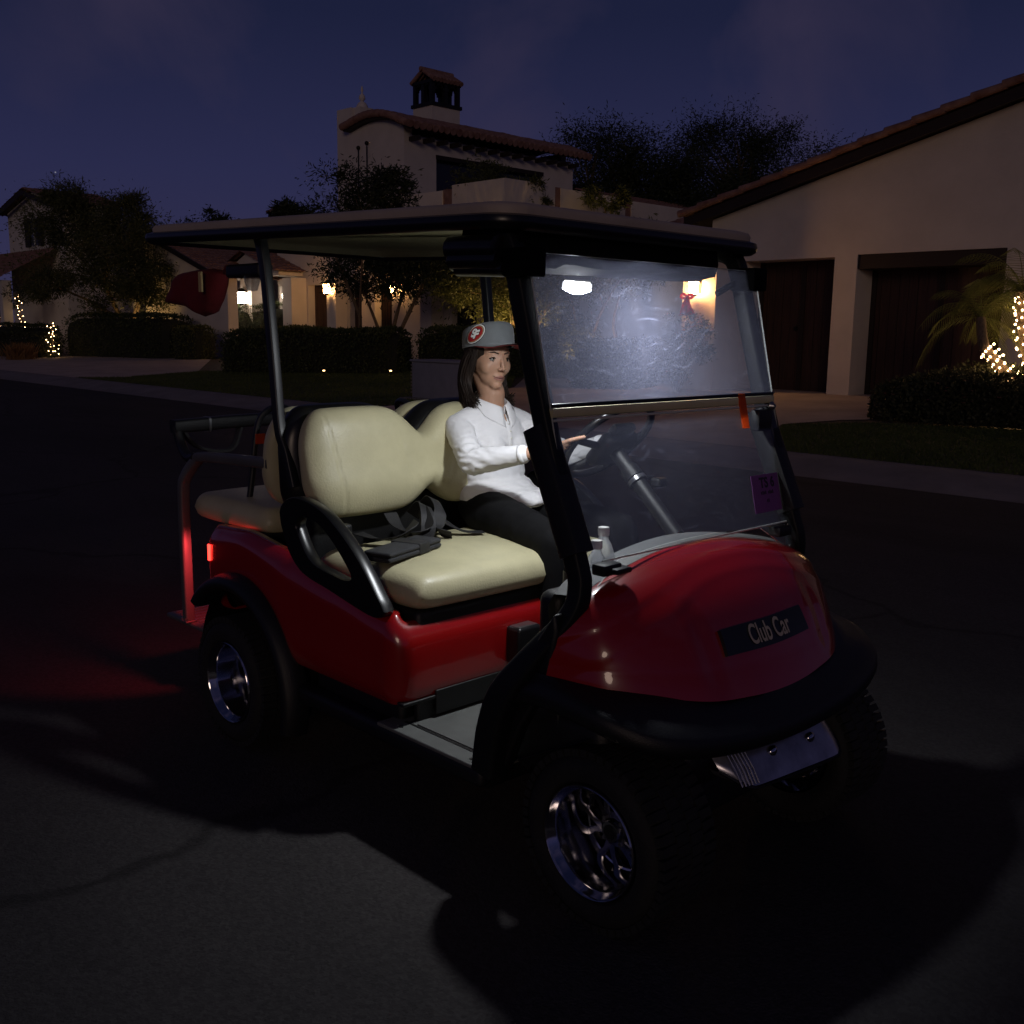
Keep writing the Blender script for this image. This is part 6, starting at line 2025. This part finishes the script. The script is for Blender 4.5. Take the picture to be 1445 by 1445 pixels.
# ------------------------------------------------------------------ white house far left
hw = empty('white_house', (-47, 16, .36)); tag(hw, 'white two-storey house with a shuttered window and tiled gable on the far left', 'house')
q = MB()
q.prism([(-51.3, .3), (-44.3, .3), (-44.3, 6.8), (-47.8, 7.55), (-51.3, 6.8)], lambda x, z, y: V((x, y, z)), 16.0, 18.6)
q.build('upper_wall', M['stucco2'], hw, smooth=0)
tiles(hw, (-52.0, 15.5, 6.72), (0, 1, 0), V((4.2, 0, .95)).normalized(), 3.4, 4.3); tiles(hw, (-43.6, 15.5, 6.72), (0, 1, 0), V((-4.2, 0, .95)).normalized(), 3.4, 4.3)
q = MB(); q.prism([(-52.0, 6.62), (-47.8, 7.58), (-43.6, 6.62), (-43.6, 6.42), (-47.8, 7.36), (-52.0, 6.42)], lambda x, z, y: V((x, y, z)), 15.45, 15.55); q.build('barge_board', M['beam'], hw, smooth=0)
wn = bpart(hw, 'window', M['darkopen'], (-48.35, -47.35, 15.97, 15.995, 5.15, 6.35)); bpart(wn, 'window_frame', M['white'], (-47.88, -47.80, 15.94, 15.97, 5.15, 6.35))
for a, b in ((-48.98, -48.38), (-47.32, -46.72)): bpart(hw, 'shutter', M['beam'], (a, b, 15.93, 15.99, 5.1, 6.4))
tiles(hw, (-54, 13.2, 3.4), (1, 0, 0), V((0, 1, .55)).normalized(), 9.0, 3.1)
bpart(hw, 'porch_post', M['stucco2'], (-53.6, -53.2, 13.5, 13.9, .3, 3.4)); bpart(hw, 'porch_post', M['stucco2'], (-45.6, -45.2, 13.5, 13.9, .3, 3.4))
bpart(hw, 'garage_wall', M['stucco'], (-44.0, -31.2, 16.6, 17.0, .3, 3.3))
q = MB(); q.prism([(-44.0, 3.3), (-31.2, 3.3), (-37.6, 5.3)], lambda x, z, y: V((x, y, z)), 16.6, 17.0); q.build('garage_gable', M['stucco'], hw, smooth=0)
tiles(hw, (-30.8, 16.2, 3.2), (0, 1, 0), V((-6.8, 0, 2.12)).normalized(), 7, 7.1)
q = MB(); q.prism([(-30.8, 3.05), (-37.6, 5.2), (-37.6, 5.38), (-30.8, 3.23)], lambda x, z, y: V((x, y, z)), 16.15, 16.25); q.build('barge_board', M['beam'], hw, smooth=0)

# ------------------------------------------------------------------ utility box, uplights, fairy lights
ub = empty('utility_box', (-11.75, 10.45, GZ(10.4))); tag(ub, 'grey metal utility box standing on the lawn behind the seats', 'utility box')
q = MB(); q.rbox(-.72, .72, -.32, .36, -.05, .70, .03); q.build('cabinet', M['boxgrey'], ub)
q = MB(); q.rbox(-.75, .75, -.35, .39, .70, .745, .015); q.build('cabinet_lid', M['boxgrey'], ub)
q = MB()
for k in range(9): q.box(-.728, -.70, -.334, -.322, .10+.065*k, .135+.065*k)
q.build('hinge', M['kerb'], ub, smooth=0)
q = MB(); q.rbox(-.9, .9, -.5, .5, -.08, .02, .01); q.build('concrete_pad', M['kerb'], ub)

def uplight(x, y, aim, power, label, col=(1., .62, .22), ang=70, rad=.06, group='amber garden uplights'):
    z = GZ(y)
    t = empty('uplight', (x, y, z)); tag(t, label, 'uplight', group)
    d = (V(aim)-V((x, y, z+.12))).normalized()
    q = MB(); q.tube([V((0, 0, .12))-d*.10, V((0, 0, .12))], [.045, .055], n=14); q.tube([(0, 0, -.05), (0, 0, .10)], .012, n=8); q.build('housing', M['iron'], t, smooth=40)
    q = MB(); q.tube([V((0, 0, .12))+d*.001, V((0, 0, .12))+d*.006], .048, n=14); q.build('lamp_lens', M['uplens'], t, smooth=0)
    l = bpy.data.lights.new('uplight_lamp', 'SPOT'); l.energy = power; l.color = col; l.spot_size = R(ang); l.spot_blend = .7; l.shadow_soft_size = rad
    o = bpy.data.objects.new('uplight_lamp', l); COL.objects.link(o); o.parent = t
    o.location = V((0, 0, .12))+d*.02; o.rotation_euler = d.to_track_quat('-Z', 'Y').to_euler()
    return t
uplight(-37.6, 15.5, (-38.2, 15.9, 3.0), 210, 'uplight under the broad tree on the far left', ang=110)
uplight(-36.2, 15.8, (-36.0, 16.0, 3.4), 110, 'uplight right of the far left tree trunk', ang=100)
uplight(-16.6, 16.4+.9, (-17.0, 17.5, 2.9), 420, 'uplight under the yellow-lit olive tree', ang=110)
uplight(-18.3, 17.55, (-17.9, 17.6, 2.9), 260, 'uplight left of the yellow-lit olive tree stems', ang=100)
uplight(-17.75, 17.9, (-18.1, 18.4, 1.4), 120, 'uplight at the foot of the amber garden pillar', ang=90)
uplight(-12.75, 15.0, (-12.6, 15.7, 2.4), 90, 'uplight at the foot of the bare-limbed olive tree', ang=100)
uplight(-1.9, 12.75, (-2.5, 13.3, 2.4), 170, 'uplight under the palm by the garage', ang=100)
for i, (x, y) in enumerate(((-19.75, 13.0), (-18.2, 14.0), (-17.4, 14.35))):
    t = empty('path_light', (x, y, GZ(y))); tag(t, ['low path light at the left foot of the middle hedge', 'low path light at the centre foot of the middle hedge', 'low path light at the right foot of the middle hedge'][i], 'path light', 'path lights along the middle hedge')
    q = MB(); q.lathe([(0, .20), (.09, .16), (.09, .15), (.012, .15), (.012, -.05)], axis='z', n=14); q.build('hood_stem', M['iron'], t, smooth=30)
    q = MB(); q.lathe([(.03, .148), (.03, .115), (0, .115)], axis='z', n=12); q.build('lamp_lens', M['pathlens'], t, smooth=0)

# palm with fairy lights
def palm(x, y, stems, label):
    t = empty('palm_tree', (x, y, GZ(y))); tag(t, label, 'palm')
    rg = random.Random(17)
    for path, r0, nf in stems:
        P_ = crom([V(p)-V((x, y, GZ(y))) for p in path], 6); n = len(P_)
        q = MB(); q.tube(P_, [r0*(1.12-.25*i/(n-1)+.07*(i % 2)) for i in range(n)], n=12); q.build('trunk', M['bark'], t, smooth=40)
        top = P_[-1]
        for k in range(nf):
            a = k*2.399+rg.uniform(-.2, .2); el = R(rg.uniform(-15, 75)); Lf = rg.uniform(.85, 1.3)
            d = V((math.cos(a)*math.cos(el), math.sin(a)*math.cos(el), math.sin(el)))
            if math.cos(a-math.atan2(-.94, .35)) > .25 and el < R(48): continue
            rach = []
            p = top.copy(); v_ = d.copy()
            for j in range(13):
                rach.append(p.copy()); p = p+v_*(Lf/12); v_ = (v_+V((0, 0, -.16-.06*math.cos(el)))).normalized()
            f = MB(); f.tube(rach, [.008*(1-j/15) for j in range(13)], n=5)
            for j in range(2, 13):
                T = (rach[min(j+1, 12)]-rach[j-1]).normalized(); S = T.cross(V((0, 0, 1)))
                S = S.normalized() if S.length > .05 else V((1, 0, 0))
                for sub in (0, .5):
                    b = rach[j-1].lerp(rach[j], sub)
                    for s in (-1, 1):
                        ll = .26*math.sin(math.pi*min(1, (j+sub)/13.5)*.9+.15)+.05
                        dd = (S*s*.75+T*.65+V((0, 0, -.25))).normalized()
                        w_ = T.cross(dd).cross(dd).normalized()*.0045
                        e = b+dd*ll+V((0, 0, -.06*ll/.25))
                        f.add([b-w_, b+w_, (b+e)/2+w_*1.1+V((0, 0, .01)), e, (b+e)/2-w_*1.1+V((0, 0, .01))], [(0, 1, 2, 3, 4)])
            f.build('frond', M['palm'], t, smooth=0, fix=False)
    return t
ST1 = [(-2.0, 12.75, .25), (-2.20, 12.72, .72), (-2.45, 12.65, 1.05), (-2.70, 12.6, 1.36), (-2.85, 12.75, 1.75)]
ST2 = [(-2.0, 13.1, .25), (-2.2, 13.1, 1.0), (-2.36, 13.1, 1.6), (-2.48, 13.2, 2.12)]
palm(-2.1, 13.1, [(ST1, .075, 14), (ST2, .10, 44)], 'feathery palm with two trunks wrapped in fairy lights beside the garage')
def fairy(path, r0, turns, n, label, seed, spread=.0):
    rg = random.Random(seed)
    P_ = crom(path, 10); N_ = len(P_)
    t = empty('fairy_lights', P_[0]); tag(t, label, 'fairy lights', 'warm fairy light strings')
    def pos(f):
        i = min(N_-2, int(f*(N_-1))); p = P_[i].lerp(P_[i+1], f*(N_-1)-i)
        T = (P_[i+1]-P_[i]).normalized(); A = T.cross(V((0, 1, .2))).normalized(); B = T.cross(A)
        a = f*turns*2*math.pi
        rr = r0*(1.15-.25*f)+spread*rg.uniform(-1, 1)
        return p+A*math.cos(a)*rr+B*math.sin(a)*rr-P_[0]
    q = MB(); q.tube([pos(k/(turns*14)) for k in range(int(turns*14)+1)], .004, n=4); q.build('wire', M['iron'], t)
    b0 = None
    for k in range(n):
        p = pos((k+.3)/n)+V((rg.uniform(-.02, .02),)*3)
        if b0 is None:
            q = MB(); q.ico((0, 0, 0), .0155, 1); b0 = q.build('bulb', M['bulb'], t, smooth=180); b0.location = p
        else:
            b = b0.copy(); COL.objects.link(b); b.parent = t; b.location = p
    return t
fairy(ST1[:4], .105, 12, 110, 'fairy lights wound round the leaning palm trunk', 1)
fairy(ST2, .13, 15, 115, 'fairy lights wound round the upright palm trunk at the frame edge', 2)
def lit_bush(x, y, z, label, branches, n, seed, cname='potted_plant'):
    t = tree(cname, label, (x, y, z), branches, [(branches[0][-1], (.3, .3, .3))], 6, 260, .14, .02, M['dkleaf'], .03, None, cat='shrub', seed=seed)
    return t
for i, (x, pth) in enumerate(((-47.6, [(-47.9, 14.0, .9), (-48.0, 14.0, 1.7), (-47.5, 14.0, 1.4), (-46.9, 14.0, 2.2)]), (-44.6, [(-44.5, 14.0, .9), (-44.4, 14.0, 1.5), (-44.7, 14.0, 2.1), (-44.8, 14.0, 2.9)]))):
    tree('bare_shrub', ['thin bare shrub wound with fairy lights at the left edge by the porch', 'taller bare shrub wound with fairy lights under the far left tree'][i], (x, 14.0, .32), [pth], [(pth[-1], (.4, .4, .4))], 8, 500, .15, .02, M['dkleaf'], .05, None, cat='shrub', seed=50+i)
    fairy([V(p) for p in pth], .10, 7, 24, ['fairy lights on the thin shrub by the far left porch', 'fairy lights on the taller shrub under the far left tree'][i], 5+i, .04)
pth = [(-37.3, 12.6, .35), (-37.25, 12.6, .7), (-37.35, 12.6, 1.1), (-37.3, 12.6, 1.6)]
tree('bare_shrub', 'small shrub with a cluster of fairy lights before the far left hedge', (-37.3, 12.6, .27), [pth], [((-37.3, 12.6, .8), (.4, .4, .5))], 8, 500, .13, .02, M['dkleaf'], .03, None, cat='shrub', seed=57)
fairy([V(p) for p in pth], .16, 7, 26, 'cluster of fairy lights before the far left hedge', 9, .08)

# parts of the buildings were written in world coordinates: hang them under their roots
for root in (gh, vl, sc_, hw):
    bpy.context.view_layer.update()
    def shift(o):
        for c in o.children:
            c.location = c.location-root.location
    shift(root)
